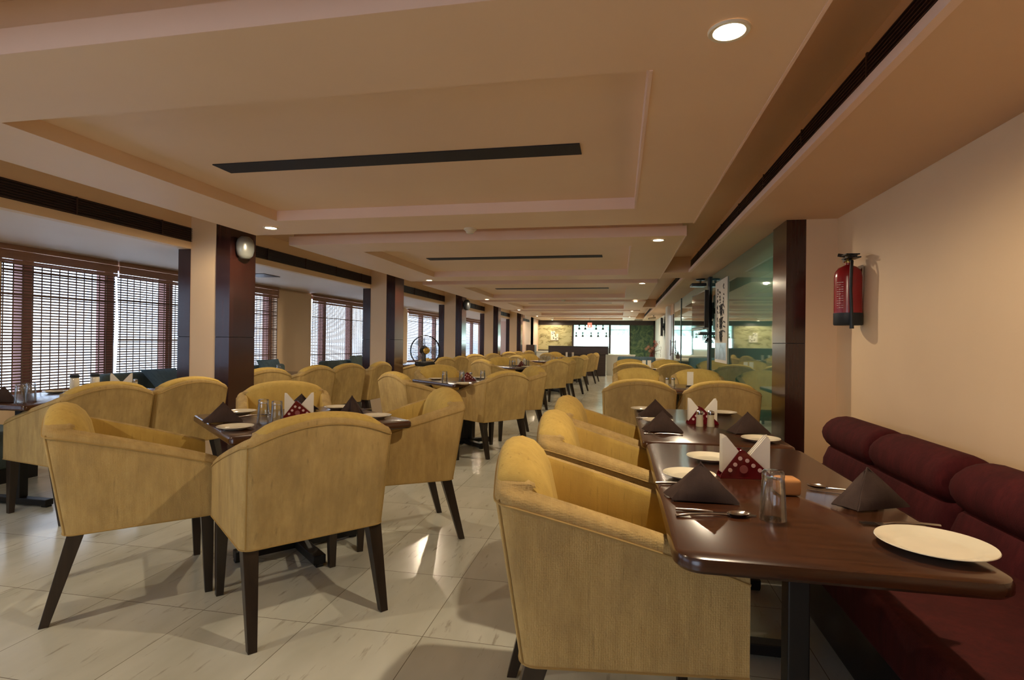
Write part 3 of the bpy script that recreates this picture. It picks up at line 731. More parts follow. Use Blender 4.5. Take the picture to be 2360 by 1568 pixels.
def mk_spoon(kind):
    def f():
        mb = MB()
        if kind == 'spoon':
            pts = [(-.095, 0, .003), (-.06, 0, .006), (-.01, 0, .008), (.03, 0, .006), (.048, 0, .004)]
            mb.tube(pts, [.0042, .0036, .0026, .0024, .003], 8)
            N = 16
            mb.lathe([(0, -.000), (.010, .0008), (.017, .004), (.0205, .0085), (.019, .0088), (.015, .005), (.008, .0022), (0, .0016)], 24, c=(.072, 0, .0005), sx=1.5, sy=1.0)
        elif kind == 'knife':
            mb.tube([(-.10, 0, .0045), (-.05, 0, .005), (-.02, 0, .0045), (-.005, 0, .004)], [.0035, .0045, .0042, .003], 8)
            mb.prism([(-.01, -.004), (.02, -.008), (.08, -.0085), (.10, -.003), (.104, .003), (-.01, .004)], .0022, T=Matrix.Translation((0, 0, .0015)))
        else:
            mb.tube([(-.09, 0, .003), (-.04, 0, .007), (.02, 0, .007), (.045, 0, .003)], [.004, .0034, .0024, .003], 8)
            mb.prism([(.04, -.004), (.052, -.012), (.060, -.0125), (.060, .0125), (.052, .012), (.04, .004)], .002, T=Matrix.Translation((0, 0, .001)))
            for k in range(4): y = -.0105 + k * .007; mb.box(.058, .098, y - .0017, y + .0017, .001 + 0, .0035)
        return tag(obj(kind, mb, M['steel'], smooth=45), '', kind)
    return f
spoonK, knifeK, forkK = Kind(mk_spoon('spoon')), Kind(mk_spoon('knife')), Kind(mk_spoon('fork'))
def mk_holder():
    t = thing('napkin_holder', '', 'napkin holder')
    obj('base_plate', MB().box(-.086, .086, -.024, .024, 0, .004), M['acrylic'], t)
    def plate(y, name):
        poly = [(-.084, 0), (.084, 0), (.083, .008)]
        for k in range(7): a = (50 + 85 * k / 6) * D2R; poly.append((-.014 + .014 * math.cos(a), .080 + .012 * math.sin(a)))
        poly += [(-.083, .008)]
        T = Matrix.Translation((0, y, .004)) @ Matrix.Rotation(90 * D2R, 4, 'X')
        return obj(name, MB().prism(poly, .004, T), M['acrylic'], t)
    f = plate(-.018, 'front_plate'); b = plate(.026, 'back_plate')
    mb2 = MB()
    for x, z in ((-.053, .024), (-.037, .043), (-.021, .064), (.002, .057), (.022, .041), (.043, .026)):
        obj('dot', MB().lathe([(0, 0), (.0068, 0), (.0068, .0012), (0, .0012)], 16, T=Matrix.Translation((x, -.0220, z + .004)) @ Matrix.Rotation(90 * D2R, 4, 'X')), M['dot'], f)
    mb2.lathe([(0, 0), (.0135, 0), (.0135, .0012), (0, .0012)], 20, T=Matrix.Translation((-.009, -.0220, .032)) @ Matrix.Rotation(90 * D2R, 4, 'X'))
    obj('centre_dot', mb2, M['dotdim'], f)
    return t
holderK = Kind(mk_holder)
def mk_paper():
    # a fan of folded paper napkins standing in the holder, points up to either side
    mb = MB()
    for sg in (-1, 1):
        for k in range(7):
            y = -.014 + k * .0048; l = .006 * (k % 3) * .4; tilt = .002 * k
            poly = [(sg * .004, .012 + tilt), (sg * (.078 - l), .012), (sg * (.078 - l), .128 - l + tilt), (sg * .066, .138 - l), (sg * .010, .070 - l)]
            if sg < 0: poly = poly[::-1]
            T = Matrix.Translation((0, y + .0015, 0)) @ Matrix.Rotation(90 * D2R, 4, 'X')
            mb.prism(poly, .0022, T)
    return tag(obj('paper_napkins', mb, M['paper']), '', 'paper napkins')
paperK = Kind(mk_paper)
def mk_shaker():
    t = thing('condiment_shaker', '', 'shaker')
    obj('shaker_body', MB().lathe([(0, 0), (.019, 0), (.020, .004), (.017, .06), (.018, .066), (0, .066)], 18), M['saltw'], t, smooth=40)
    obj('shaker_cap', MB().lathe([(0, .066), (.0185, .066), (.0195, .072), (.018, .084), (.008, .088), (0, .088)], 18), M['steel'], t, smooth=40)
    return t
shakeK = Kind(mk_shaker)
def mk_menu():
    t = thing('menu_stand', '', 'menu stand')
    obj('stand_base', MB().box(-.04, .04, -.022, .022, 0, .012), M['darkgrey'], t, bevel=.002)
    obj('menu_card', MB().box(-.032, .032, -.003, .003, .012, .155), M['paper'], t)
    return t
menuK = Kind(mk_menu)
def mk_jar():
    t = thing('condiment_jar', '', 'jar')
    obj('jar_body', MB().lathe([(0, 0), (.030, 0), (.033, .006), (.033, .105), (.028, .115), (0, .115)], 22), M['china'], t, smooth=40)
    obj('jar_lid', MB().lathe([(0, .115), (.031, .115), (.033, .119), (.033, .134), (.026, .140), (0, .140)], 22), M['rubber'], t, smooth=40)
    return t
jarK = Kind(mk_jar)

def L3(x, y, dz=0): return (x, y, TZ + dz)
# --- foreground table
plateL.put(L3(.690, 1.385), 0, 'large white plate at the right corner of the foreground table')
plateS.put(L3(.232, 1.930), 0, 'white plate behind the brown napkin on the foreground table')
plateS.put(L3(.345, 2.245), 0, 'white plate half hidden behind the paper napkin holder, foreground table')
napK.put(L3(.238, 1.672), -4 * D2R, 'brown folded napkin beside the nearest armchair, left side of the foreground table')
napK.put(L3(.700, 1.715), 22 * D2R, 'brown folded napkin at the bench side of the foreground table')
holderK.put(L3(.418, 1.985), 6 * D2R, 'maroon napkin holder with white dots on the foreground table')
paperK.put(L3(.418, 1.985, .0045), 6 * D2R, 'white paper napkins fanned in the holder on the foreground table')
glassK.put(L3(.392, 1.528), 0, 'clear glass upside down at the middle of the foreground table')
tag(obj('ashtray', MB().rbox(-.032, .032, -.032, .032, 0, .05, .010, 3), M['amber'], smooth=40, loc=L3(.500, 1.80), rotz=.1), 'square amber dish behind the upturned glass on the foreground table', 'dish')  # stands for a square upturned glass, built as a solid amber block
knifeK.put(L3(.252, 1.542), -2 * D2R, 'steel knife lying before the left brown napkin, foreground table')
spoonK.put(L3(.240, 1.515), 14 * D2R, 'steel spoon lying in front of the knife on the foreground table')
knifeK.put(L3(.215, 1.835), 8 * D2R, 'steel knife half under the white plate behind the left napkin')
forkK.put(L3(.700, 1.548), 186 * D2R, 'steel fork between the right brown napkin and the large plate')
spoonK.put(L3(.680, 1.862), 155 * D2R, 'steel spoon poking out behind the right brown napkin')
knifeK.put(L3(.672, 1.822), 160 * D2R, 'steel knife under the far side of the right brown napkin')
# --- joined table beyond
plateS.put(L3(.648, 2.745), 0, 'white plate at the near right edge of the joined far table')
plateS.put(L3(.215, 3.245), 0, 'white plate under the middle left napkin of the joined far table')
plateS.put(L3(.160, 3.80), 0, 'white plate at the far left corner of the joined far table')
plateS.put(L3(.655, 3.74), 0, 'white plate at the far right of the joined far table')
napK.put(L3(.222, 2.925), -2 * D2R, 'brown folded napkin at the near left of the joined far table')
napK.put(L3(.222, 3.50), 2 * D2R, 'brown folded napkin at the far left of the joined far table')
napK.put(L3(.650, 2.985), 12 * D2R, 'brown folded napkin at the right of the joined far table')
holderK.put(L3(.460, 3.262), 4 * D2R, 'maroon napkin holder with white dots on the joined far table')
paperK.put(L3(.460, 3.262, .0045), 4 * D2R, 'white paper napkins fanned in the holder on the joined far table')
shakeK.put(L3(.432, 3.155), 0, 'salt shaker, left of the two before the far napkin holder')
shakeK.put(L3(.490, 3.160), 0, 'pepper shaker, right of the two before the far napkin holder')
forkK.put(L3(.218, 2.818), 180 * D2R, 'steel fork in front of the near left napkin, joined far table')
knifeK.put(L3(.20, 3.385), 0, 'steel knife in front of the far left napkin, joined far table')
# --- nearest left table
plateS.put(L3(-1.872, 2.425), 0, 'white plate at the near corner of the nearest left table')
plateS.put(L3(-2.235, 2.945), 0, 'white plate behind the left napkin on the nearest left table')
plateS.put(L3(-1.800, 3.310), 0, 'white plate at the far corner of the nearest left table')
plateS.put(L3(-1.385, 2.995), 0, 'white plate at the right corner of the nearest left table')
napK.put(L3(-2.095, 2.620), 30 * D2R, 'brown folded napkin at the left corner of the nearest left table')
napK.put(L3(-1.615, 3.165), 125 * D2R, 'brown folded napkin at the right of the nearest left table, standing narrow')
napK.put(L3(-1.985, 3.175), 215 * D2R, 'brown folded napkin behind the napkin holder on the nearest left table')
glassK.put(L3(-1.880, 2.655), 0, 'upturned glass, left of the pair on the nearest left table')
glassK.put(L3(-1.770, 2.612), 0, 'upturned glass, right of the pair on the nearest left table')
holderK.put(L3(-1.800, 2.865), 32 * D2R, 'maroon napkin holder with white dots on the nearest left table')
paperK.put(L3(-1.800, 2.865, .0045), 32 * D2R, 'white paper napkins fanned in the holder on the nearest left table')
spoonK.put(L3(-2.08, 2.86), 60 * D2R, 'steel spoon beside the rear left plate, nearest left table')
forkK.put(L3(-1.665, 3.30), 40 * D2R, 'steel fork by the far plate, nearest left table')
# --- second left table
plateS.put(L3(-2.10, 6.13), 0, 'white plate at the left corner of the second left table')
plateS.put(L3(-1.60, 5.56), 0, 'white plate at the near corner of the second left table')
plateS.put(L3(-1.66, 6.50), 0, 'white plate at the far side of the second left table')
glassK.put(L3(-1.86, 5.72), 0, 'upturned glass alone at the near edge of the second left table')
glassK.put(L3(-1.72, 5.90), 0, 'upturned glass before the dark holder on the second left table')
glassK.put(L3(-1.52, 6.05), 0, 'upturned glass at the right of the second left table')
holderK.put(L3(-1.70, 6.10), 20 * D2R, 'maroon holder in the middle of the second left table')
shakeK.put(L3(-1.80, 6.24), 0, 'shaker behind the holder, left one on the second left table')
shakeK.put(L3(-1.72, 6.28), 0, 'shaker behind the holder, right one on the second left table')
# --- third, fourth, fifth
for k, (x, y) in enumerate(((-1.95, 9.85), (-1.88, 9.78), (-1.72, 10.05), (-1.66, 9.98))):
    glassK.put(L3(x, y), 0, 'upturned glass on the third left table, ' + ['leftmost of four', 'second of four from the left', 'third of four from the left', 'rightmost of four'][k], 'glasses on the third left table')
holderK.put(L3(-1.80, 10.12), 40 * D2R, 'maroon holder on the third left table')
paperK.put(L3(-1.80, 10.12, .0045), 40 * D2R, 'white paper napkins in the holder on the third left table')
plateS.put(L3(-1.95, 9.96 + .28), 0, 'white plate at the back of the third left table')
plateS.put(L3(-1.66, 9.75), 0, 'white plate at the near corner of the third left table')
for k in range(4):
    glassK.put(L3(-1.90 + .07 * k, 13.2 + .04 * k), 0, 'upturned glass on the fourth left table, ' + ['leftmost of a row of four', 'second of four from the left', 'third of four from the left', 'rightmost of a row of four'][k], 'glasses on the fourth left table')
for k in range(2): shakeK.put(L3(-1.58 + .07 * k, 13.4), 0, 'shaker on the fourth left table, ' + ['left one', 'right one'][k])
menuK.put(L3(-1.42, 17.0), .2, 'white menu card standing on the fifth left table, right one')
menuK.put(L3(-1.62, 17.1), -.3, 'white menu card standing on the fifth left table, left one')
# --- near window table
glassK.put(L3(-3.98, 3.02), 0, 'upturned glass on the near left window table, closest to the viewer')
glassK.put(L3(-4.02, 3.12), 0, 'upturned glass on the near left window table, just behind the closest')
plateS.put(L3(-4.42, 3.62), 0, 'white plate on the near left window table')
napK.put(L3(-4.12, 3.02), .3, 'dark folded napkin on the near left window table at the photo edge')
jarK.put(L3(-4.38, 3.74), .5, 'pale jar with dark lid on the near left window table, left one')
jarK.put(L3(-4.36, 3.90), .3, 'pale jar with dark lid on the near left window table, right one')
paperK.put(L3(-4.22, 4.02), .7, 'paper napkins on the near left window table')
shakeK.put(L3(-4.14, 4.08), 0, 'glass shaker on the near left window table')
shakeK.put(L3(-4.35, 6.0), 0, 'shaker on the window table in the second bay')
glassK.put(L3(-4.25, 6.3), 0, 'upturned glass on the window table in the second bay')
# --- glass wall tables
menuK.put(L3(.735, 6.10), .1, 'tall white menu card on the table by the glass wall')
shakeK.put(L3(.50, 6.10), 0, 'shaker by the glass wall, left of the two beside the menu card')
shakeK.put(L3(.56, 6.10), 0, 'shaker by the glass wall, right of the two beside the menu card')
for k in range(2): menuK.put(L3(.42 + .09 * k, 10.0), .2, 'white card on the farther table by the glass wall, ' + ['left one', 'right one'][k])
plateS.put(L3(.62, 9.9), 0, 'white dish on the farther table by the glass wall')

# ------------------------------------------------------------------ maroon banquette
def bench():
    t = thing('banquette_bench', 'maroon upholstered banquette bench along the right-hand wall', 'bench', (0, 0, 0))
    obj('bench_base', MB().box(.84, 1.66, -1.5, 4.1, .0, .22), M['black'], t)
    seg = [(-1.5, -.15), (-.13, 1.22), (1.24, 2.64), (2.70, 3.40), (3.42, 4.12)]
    for a, b in ((-1.5, 1.22), (1.24, 4.12)):
        mb = MB(); mb.rbox(.80, 1.42, a, b, .22, .40, .04, 5); obj('seat_cushion', mb, M['maroon_seat'], t, smooth=60)
    def pad(a, b, prof, name):
        # extrude an x-z outline along y with rounded ends
        mb = MB(); n = len(prof); cx = sum(p[0] for p in prof) / n; cz = sum(p[1] for p in prof) / n; vs = []
        yr = [(a, .55), (a + .012, .82), (a + .035, .95), (a + .07, 1.0), (b - .07, 1.0), (b - .035, .95), (b - .012, .82), (b, .55)]
        for y, s_ in yr:
            for x, z in prof: vs.append(Vector((cx + (x - cx) * (.75 + .25 * s_), y, cz + (z - cz) * s_)))
        fs = [(i * n + j, i * n + (j + 1) % n, (i + 1) * n + (j + 1) % n, (i + 1) * n + j) for i in range(len(yr) - 1) for j in range(n)]
        fs += [tuple(reversed(range(n))), tuple(range((len(yr) - 1) * n, len(yr) * n))]
        mb.add(vs, fs); obj(name, mb, M['maroon'], t, smooth=50)
    roll = [(1.49 + .135 * math.cos(a * D2R), .612 + .118 * math.sin(a * D2R)) for a in range(0, 360, 18)]
    low = [(1.655, .20), (1.655, .56), (1.56, .58), (1.46, .565), (1.395, .52), (1.365, .44), (1.36, .32), (1.375, .22)]
    for a, b in seg: pad(a, b, roll, 'headrest_roll')
    for a, b in ((-1.5, -.15), (-.13, 1.22), (1.24, 2.64), (2.70, 4.12)): pad(a, b, low, 'back_cushion')
    return t
bench()

# ------------------------------------------------------------------ fire extinguisher
def extinguisher():
    t = thing('fire_extinguisher', 'red fire extinguisher with black hose hung on the peach wall', 'fire extinguisher', (1.572, 4.26, 1.345))
    r = .088
    obj('cylinder', MB().lathe([(0, .04), (r, .04), (r, .335), (r * .93, .375), (r * .7, .405), (r * .35, .42), (.022, .425), (.022, .44), (0, .44)], 36), M['red'], t, smooth=45)
    obj('rubber_foot', MB().lathe([(0, 0), (r * .96, 0), (r * 1.02, .006), (r * 1.02, .085), (r, .086)], 36), M['rubber'], t, smooth=45)
    obj('valve', MB().lathe([(0, .44), (.024, .44), (.026, .455), (.018, .475), (0, .48)], 16).box(-.02, .02, -.03, .03, .452, .478), M['brass'], t, smooth=40)
    obj('lever', MB().box(-.045, .04, -.09, .012, .486, .494).box(-.045, .04, -.11, .0, .462, .470).tube([(0, -.02, .45), (0, -.05, .49), (0, -.13, .475)], .010).tube([(-.06, .02, .50), (-.02, .0, .488)], .012), M['black'], t)
    obj('gauge', MB().lathe([(0, 0), (.016, 0), (.016, .01), (0, .01)], 18, T=Matrix.Translation((-.03, -.02, .455)) @ Matrix.Rotation(-90 * D2R, 4, 'Y')), M['steel'], t, smooth=40)
    obj('hose', MB().tube([(.0, -.03, .455), (-.01, -.09, .44), (-.02, -.105, .38), (-.02, -.098, .25), (-.015, -.098, .12), (-.012, -.10, .02), (-.012, -.10, -.025)], [.009, .010, .010, .010, .010, .012, .014], 10), M['rubber'], t, smooth=60)
    mb = MB()
    for k in range(12):
        for q in range(3):
            a = (205 + q * 11) * D2R; w2 = .014
            T = Matrix.Translation((r * math.cos(a), r * math.sin(a), .12 + k * .016)) @ Matrix.Rotation(a, 4, 'Z')
            mb.box(.0, .0008, -w2 / 2, w2 / 2, 0, .004 if (k * 3 + q) % 4 else .0015, T=T)
    obj('label_print', mb, M['dot'], t)
    obj('wall_bracket', MB().box(.04, .082, -.03, .03, .30, .34).box(.074, .082, -.04, .04, .2, .42), M['steel'], t)
extinguisher()

# ------------------------------------------------------------------ right side details
# poster on the glass: white scroll with brush writing and a landscape at the foot
po = tag(obj('scroll_poster', MB().box(XG - .012, XG - .003, 7.22, 8.08, .96, 2.05), M['paper']), 'tall white scroll poster with black brush writing on the glass wall', 'poster')
mb = MB(); rr = random.Random(11)
def stroke(y, z, dy, dz, w_):
    n = 5; pts = [(XG - .013, y + dy * k / n + .01 * math.sin(k), z + dz * k / n) for k in range(n + 1)]
    mb.tube(pts, [w_ * (.5 + .8 * math.sin(PI * (k + .6) / (n + 1.2))) for k in range(n + 1)], 6)
# three columns of characters, the centre one large
for cy_, zt, s_, cnt in ((7.88, 1.98, .05, 7), (7.72, 1.95, .06, 6), (7.45, 1.99, .07, 4)):
    for k in range(cnt):
        z = zt - k * s_ * 1.6
        for q in range(4): stroke(cy_ + rr.uniform(-.6, .3) * s_, z - rr.random() * s_, rr.uniform(-.6, .6) * s_, rr.uniform(-.7, .1) * s_, .005)
for k in range(3):
    z = 1.70 - k * .17
    stroke(7.72, z, -.24, .02, .012); stroke(7.60, z + .03, .0, -.14, .012); stroke(7.70, z - .06, -.2, .01, .010); stroke(7.68, z, -.04, -.13, .009); stroke(7.52, z, .04, -.13, .009)
for k in range(3): stroke(7.45, 1.5 - k * .06, -.12, -.02, .008)
obj('brush_writing', mb, M['ink'], po)
obj('landscape_print', MB().box(XG - .0135, XG - .012, 7.26, 8.04, 1.0, 1.22), mural('misty_print', [(0.35, lin((60, 76, 92))), (0.6, lin((176, 190, 200)))], 4, (1, 1, 1)), po)
# television on an arm, and its neighbour
def tv(loc, rotz, w_, h_, label, arm):
    t = thing('television', label, 'television', loc, rotz)
    obj('screen', MB().box(-w_ / 2 + .02, w_ / 2 - .02, -.031, -.029, -h_ / 2 + .02, h_ / 2 - .02), M['tvscreen'], t)
    obj('housing', MB().box(-w_ / 2, w_ / 2, -.029, .03, -h_ / 2, h_ / 2), M['black'], t, bevel=.004)
    obj('stand_bar', MB().box(-w_ / 2, w_ / 2, -.05, .03, -h_ / 2 - .02, -h_ / 2 - .005), M['silver'], t)
    obj('wall_arm', MB().box(-.04, .04, .03, arm, -.04, .04).box(-.1, .1, arm - .02, arm, -.12, .12), M['black'], t)
tv((XG - .14, 8.64, 1.70), -88 * D2R, 1.08, .53, 'black television on an arm flat along the glass wall', .11)
tv((1.40, 19.5, 1.78), -96 * D2R, .8, .6, 'black television on the white wall near the bar', .07)
def proj():
    t = thing('ceiling_projector', 'small black device hung from the soffit beside the glass wall', 'projector', (1.20, 8.85, ZP))
    obj('ceiling_plate', MB().lathe([(0, 0), (.07, 0), (.06, -.02), (0, -.02)], 20), M['black'], t, smooth=40)
    obj('drop_rod', MB().tube([(0, 0, -.02), (-.01, 0, -.075)], .018), M['steel'], t)
    obj('body', MB().rbox(-.14, .08, -.10, .14, -.115, -.07, .012, 3), M['darkgrey'], t, smooth=40)
proj()
def cables():
    pts = []
    t = thing('cable_bundle', 'loose dark cables and small set-top shelf under the television', 'cables', (XG, 8.64, 1.29))
    obj('shelf', MB().box(-.18, -.0, -.18, .18, .05, .065), M['black'], t)
    for k in range(3):
        obj('cable', MB().tube([(-.03 - .02 * k, -.1 + .1 * k, .07), (-.08, -.1 + .1 * k, -.02), (-.05, -.06 + .1 * k, -.07), (-.01, .0 + .05 * k, .02)], .006), M['black'], t, smooth=60)
    obj('set_top_box', MB().box(-.15, -.03, -.1, .1, .066, .095), M['silver'], t, bevel=.003)
cables()
def camera_cctv():
    t = thing('security_camera', 'small white security camera hanging under the ceiling by the green mural', 'security camera', (1.15, 20.0, ZP))
    obj('mount', MB().lathe([(0, 0), (.05, 0), (.05, -.015), (.02, -.03), (.02, -.08), (0, -.08)], 16), M['cream'], t, smooth=40)
    obj('body', MB().tube([(-.16, -.02, -.12), (.07, 0, -.085)], .042, 14), M['cream'], t, smooth=40)
    obj('lens', MB().tube([(-.175, -.022, -.122), (-.16, -.02, -.12)], .03, 14), M['black'], t, smooth=40)
camera_cctv()
# speakers on the columns
def speaker(loc, rz, mat, label, sc_=1.0):
    t = thing('wall_speaker', label, 'speaker', loc, rz)
    t.scale = (sc_, sc_, sc_)
    obj('housing', MB().lathe([(0, .13), (.045, .125), (.085, .09), (.10, .04), (.10, -.03), (.085, -.09), (.05, -.125), (0, -.13)], 24, sx=.72, sy=1.0, c=(.085, 0, 0)), mat, t, smooth=50)
    obj('speaker_grille', MB().lathe([(0, .022), (.03, .018), (.055, .008), (.062, 0)], 24, T=Matrix.Translation((.135, 0, 0)) @ Matrix.Rotation(90 * D2R, 4, 'Y') @ Matrix.Scale(1.4, 4, (1, 0, 0))), M['silver'], t, smooth=50)
    obj('bracket', MB().box(0, .05, -.02, .02, -.02, .02).box(0, .008, -.04, .04, -.05, .05), M['black'], t)
speaker((XC, 4.80, 2.09), -.5, M['silver'], 'silver rounded speaker high on the first dark column', .85)
speaker((XC, 12.66, 2.07), -.4, M['darkgrey'], 'black speaker high on the third dark column')

# ------------------------------------------------------------------ sofas by the windows
def sofa(x, y0, y1, label):
    t = thing('window_sofa', label, 'sofa', (x, (y0 + y1) / 2, 0), 0)
    h = (y1 - y0) / 2
    obj('sofa_back', MB().rbox(-.28, -.08, -h, h, .12, .80, .05, 4), M['teal'], t, smooth=60)
    obj('sofa_seat', MB().rbox(-.10, .46, -h, h, .12, .43, .05, 4), M['teal'], t, smooth=60)
    obj('sofa_plinth', MB().box(-.26, .42, -h + .03, h - .03, 0, .12), M['black'], t)
sofa(-5.32, 2.1, 3.9, 'grey-green sofa under the window at the left edge')
sofa(-5.32, 4.95, 8.2, 'grey-green sofa under the window behind the near left table')
sofa(-5.32, 9.5, 13.0, 'grey-green sofa under the window of the third bay')
def cushion(loc, rx, rz, mat, label, s_=.22):
    mb = MB(); N = 10; vs = []; 
    for sg in (1, -1):
        for j in range(N + 1):
            for i in range(N + 1):
                u, v_ = 2 * i / N - 1, 2 * j / N - 1; q = (1 - u ** 4) * (1 - v_ ** 4)
                k = 1 - .06 * (1 - abs(u * v_))
                vs.append(Vector((u * s_ * (1 if abs(v_) > .9 else k), sg * .055 * q ** .6, v_ * s_ * (1 if abs(u) > .9 else k))))
    W_ = N + 1; K_ = W_ * W_
    fs = [(j * W_ + i, j * W_ + i + 1, (j + 1) * W_ + i + 1, (j + 1) * W_ + i) for j in range(N) for i in range(N)]
    fs += [tuple(a + K_ for a in reversed(f)) for f in list(fs)]
    mb.add(vs, fs); o = obj('throw_cushion', mb, mat, smooth=70); o.location = loc; o.rotation_euler = (rx, 0, rz)
    return tag(o, label, 'cushion', 'throw cushions on the window sofas')
cushion((-5.18, 5.55, .70), -.9, 80 * D2R, M['bluecush'], 'slate cushion lying on the sofa behind the near window table')
cushion((-5.24, 6.35, .66), -.25, 85 * D2R, M['teal'], 'grey-green cushion upright on the sofa, beside the slate one')
cushion((-5.20, 7.55, .70), -.5, 80 * D2R, M['bluecush'], 'slate blue cushion on the sofa just past the first column')
cushion((-5.22, 10.4, .68), -.3, 82 * D2R, M['teal'], 'dark cushion on the third bay sofa, left of the pair')
cushion((-5.22, 11.3, .68), -.5, 78 * D2R, M['bluecush'], 'dark cushion on the third bay sofa, right of the pair')

# ------------------------------------------------------------------ electric fan on a stand
def fan():
    t = thing('electric_fan', 'black electric fan with round wire guard behind the second left table', 'fan', (-3.02, 8.28, 0), 36 * D2R)
    obj('stand_base', MB().lathe([(0, 0), (.20, 0), (.20, .02), (.05, .045), (.02, .06), (0, .06)], 28), M['black'], t, smooth=40)
    obj('pole', MB().tube([(0, 0, .05), (0, 0, .86)], .02, 12), M['black'], t, smooth=40)
    obj('control_box', MB().rbox(-.15, .15, -.07, .09, .80, .875, .03, 3), M['black'], t, smooth=40)
    obj('motor', MB().tube([(-.0, .05, 1.05), (0, .16, 1.05)], [.075, .055], 18).tube([(0, .07, .87), (0, .09, 1.02)], .035, 10), M['darkgrey'], t, smooth=40)
    g = MB(); R_ = .235
    for yy, rad in ((-.02, R_), (.02, R_)): g.tube([(rad * math.cos(a * D2R), yy, 1.05 + rad * math.sin(a * D2R)) for a in range(0, 360, 9)], .0055, 6, closed=True)
    for rr_ in (.09, .13, .17, .205):
        yy = -.02 - .05 * (1 - (rr_ / R_) ** 2); g.tube([(rr_ * math.cos(a * D2R), yy, 1.05 + rr_ * math.sin(a * D2R)) for a in range(0, 360, 12)], .0014, 4, closed=True)
    for k in range(36):
        a = k * 10 * D2R; g.tube([(r_ * math.cos(a), -.02 - .055 * (1 - (r_ / R_) ** 2), 1.05 + r_ * math.sin(a)) for r_ in (.05, .14, R_)], .0012, 4)
        g.tube([(r_ * math.cos(a), .02 + .05 * (1 - (r_ / R_) ** 2), 1.05 + r_ * math.sin(a)) for r_ in (.06, .15, R_)], .0012, 4)
    obj('wire_guard', g, M['black'], t)
    obj('guard_badge', MB().lathe([(0, .012), (.035, .010), (.052, 0), (.052, -.005), (0, -.005)], 24, T=Matrix.Translation((0, -.08, 1.05)) @ Matrix.Rotation(90 * D2R, 4, 'X')), M['brass'], t, smooth=40)
    for k in range(3):
        b = MB(); n = 8; vs = []
        for i in range(n + 1):
            for j in range(5):
                r_ = .035 + .165 * i / n; a = (k * 120 - 28 + (56 if i > 1 else 30) * j / 4) * D2R
                vs.append(Vector((r_ * math.cos(a), -.02 + .035 * (j / 4 - .5) + .012, 1.05 + r_ * math.sin(a))))
        b.add(vs, [(i * 5 + j, i * 5 + j + 1, (i + 1) * 5 + j + 1, (i + 1) * 5 + j) for i in range(n) for j in range(4)])
        o = obj('fan_blade', b, M['fanblade'], t, smooth=60); so = o.modifiers.new('thick', 'SOLIDIFY'); so.thickness = .003
fan()

# ------------------------------------------------------------------ bar
def bar():
    t = thing('bar_counter', 'dark veneer bar counter standing before the lit shelves', 'counter', (-1.5, 20.2, 0))
    obj('counter_body', MB().box(-1.08, .99, .05, .60, 0, .79), M['bar'], t)
    obj('counter_upstand', MB().box(-1.0, 1.09, 0, .12, .785, 1.06), M['bar'], t, bevel=.004)
    obj('counter_top', MB().box(-1.09, 1.09, -.01, .62, 1.06, 1.08), M['darkgrey'], t, bevel=.003)
    obj('counter_end', MB().box(-1.09, -1.0, .0, .60, .0, 1.06), M['bar'], t, bevel=.003)
bar()
tag(obj('side_counter', MB().box(-.50, .55, 20.9, 21.5, 0, .74).box(-.52, .57, 20.88, 21.52, .74, .77), M['white']), 'low white counter at the right end of the bar', 'counter')
tag(obj('low_cabinet', MB().box(-3.62, -2.62, 22.2, 22.8, 0, .80).box(-3.64, -2.6, 22.18, 22.82, .80, .83), M['white']), 'low white cabinet under the beige mural', 'cabinet')
tag(obj('tall_cabinet', MB().box(-3.655, -3.32, 21.6, 22.1, 0, 1.10), M['bar']), 'dark upright cabinet against the pink wall left of the bar', 'cabinet')
def litcase(x0, x1, z0, z1, split, label):
    t = thing('lit_cabinet', label, 'display cabinet', ((x0 + x1) / 2, BW - .06, z0)); w_ = (x1 - x0) / 2
    obj('light_panel', MB().box(-w_, w_, .030, .050, 0, split - z0), M['lit'], t)
    obj('upper_panel', MB().box(-w_, w_, .030, .050, split - z0, z1 - z0), M['lit2'], t)
    return t
c1 = litcase(-2.042, -.49, 1.0, 2.0, 1.46, 'wide backlit shelf cabinet glowing white behind the bar')
obj('glass_shelf', MB().box(-.77, .77, -.12, .03, .46, .47).box(-.77, .77, -.12, .03, .79, .80), M['white'], c1)
c2 = litcase(-.405, .402, .756, 2.0, 1.55, 'narrow backlit leaf-patterned panel right of the bar shelves')
obj('panel_rail', MB().box(-.4, .4, .0, .03, 1.03, 1.045), M['darkgrey'], c2)
def mk_trophy():
    t = thing('trophy', '', 'trophy')
    obj('plinth', MB().lathe([(0, 0), (.05, 0), (.046, .05), (.03, .07), (.016, .09), (0, .09)], 14), M['darkgrey'], t, smooth=40)
    obj('cup', MB().lathe([(.012, .09), (.010, .13), (.026, .155), (.034, .19), (.028, .2), (0, .2)], 14), M['rubber'], t, smooth=40)
    return t
trK = Kind(mk_trophy)
for k, x in enumerate((-1.93, -1.64, -1.27, -.96, -.60)): trK.put((x, BW - .12, 1.4705), 0, 'dark trophy on the lower lit shelf, ' + ['leftmost of five', 'second of five from the left', 'middle of five', 'fourth of five from the left', 'rightmost of five'][k], 'trophies on the lit shelves')
for k, x in enumerate((-1.80, -1.53, -1.05, -.75)):
    trK.put((x, BW - .12, 1.8005), 0, 'dark trophy on the upper lit shelf, ' + ['leftmost of four', 'second of four, left of the red sign', 'third of four, right of the red sign', 'rightmost of four'][k], 'trophies on the lit shelves')
s_ = thing('exit_light', 'small glowing red sign box hanging above the lit bar shelves', 'sign', (-1.27, 23.6, 1.86))
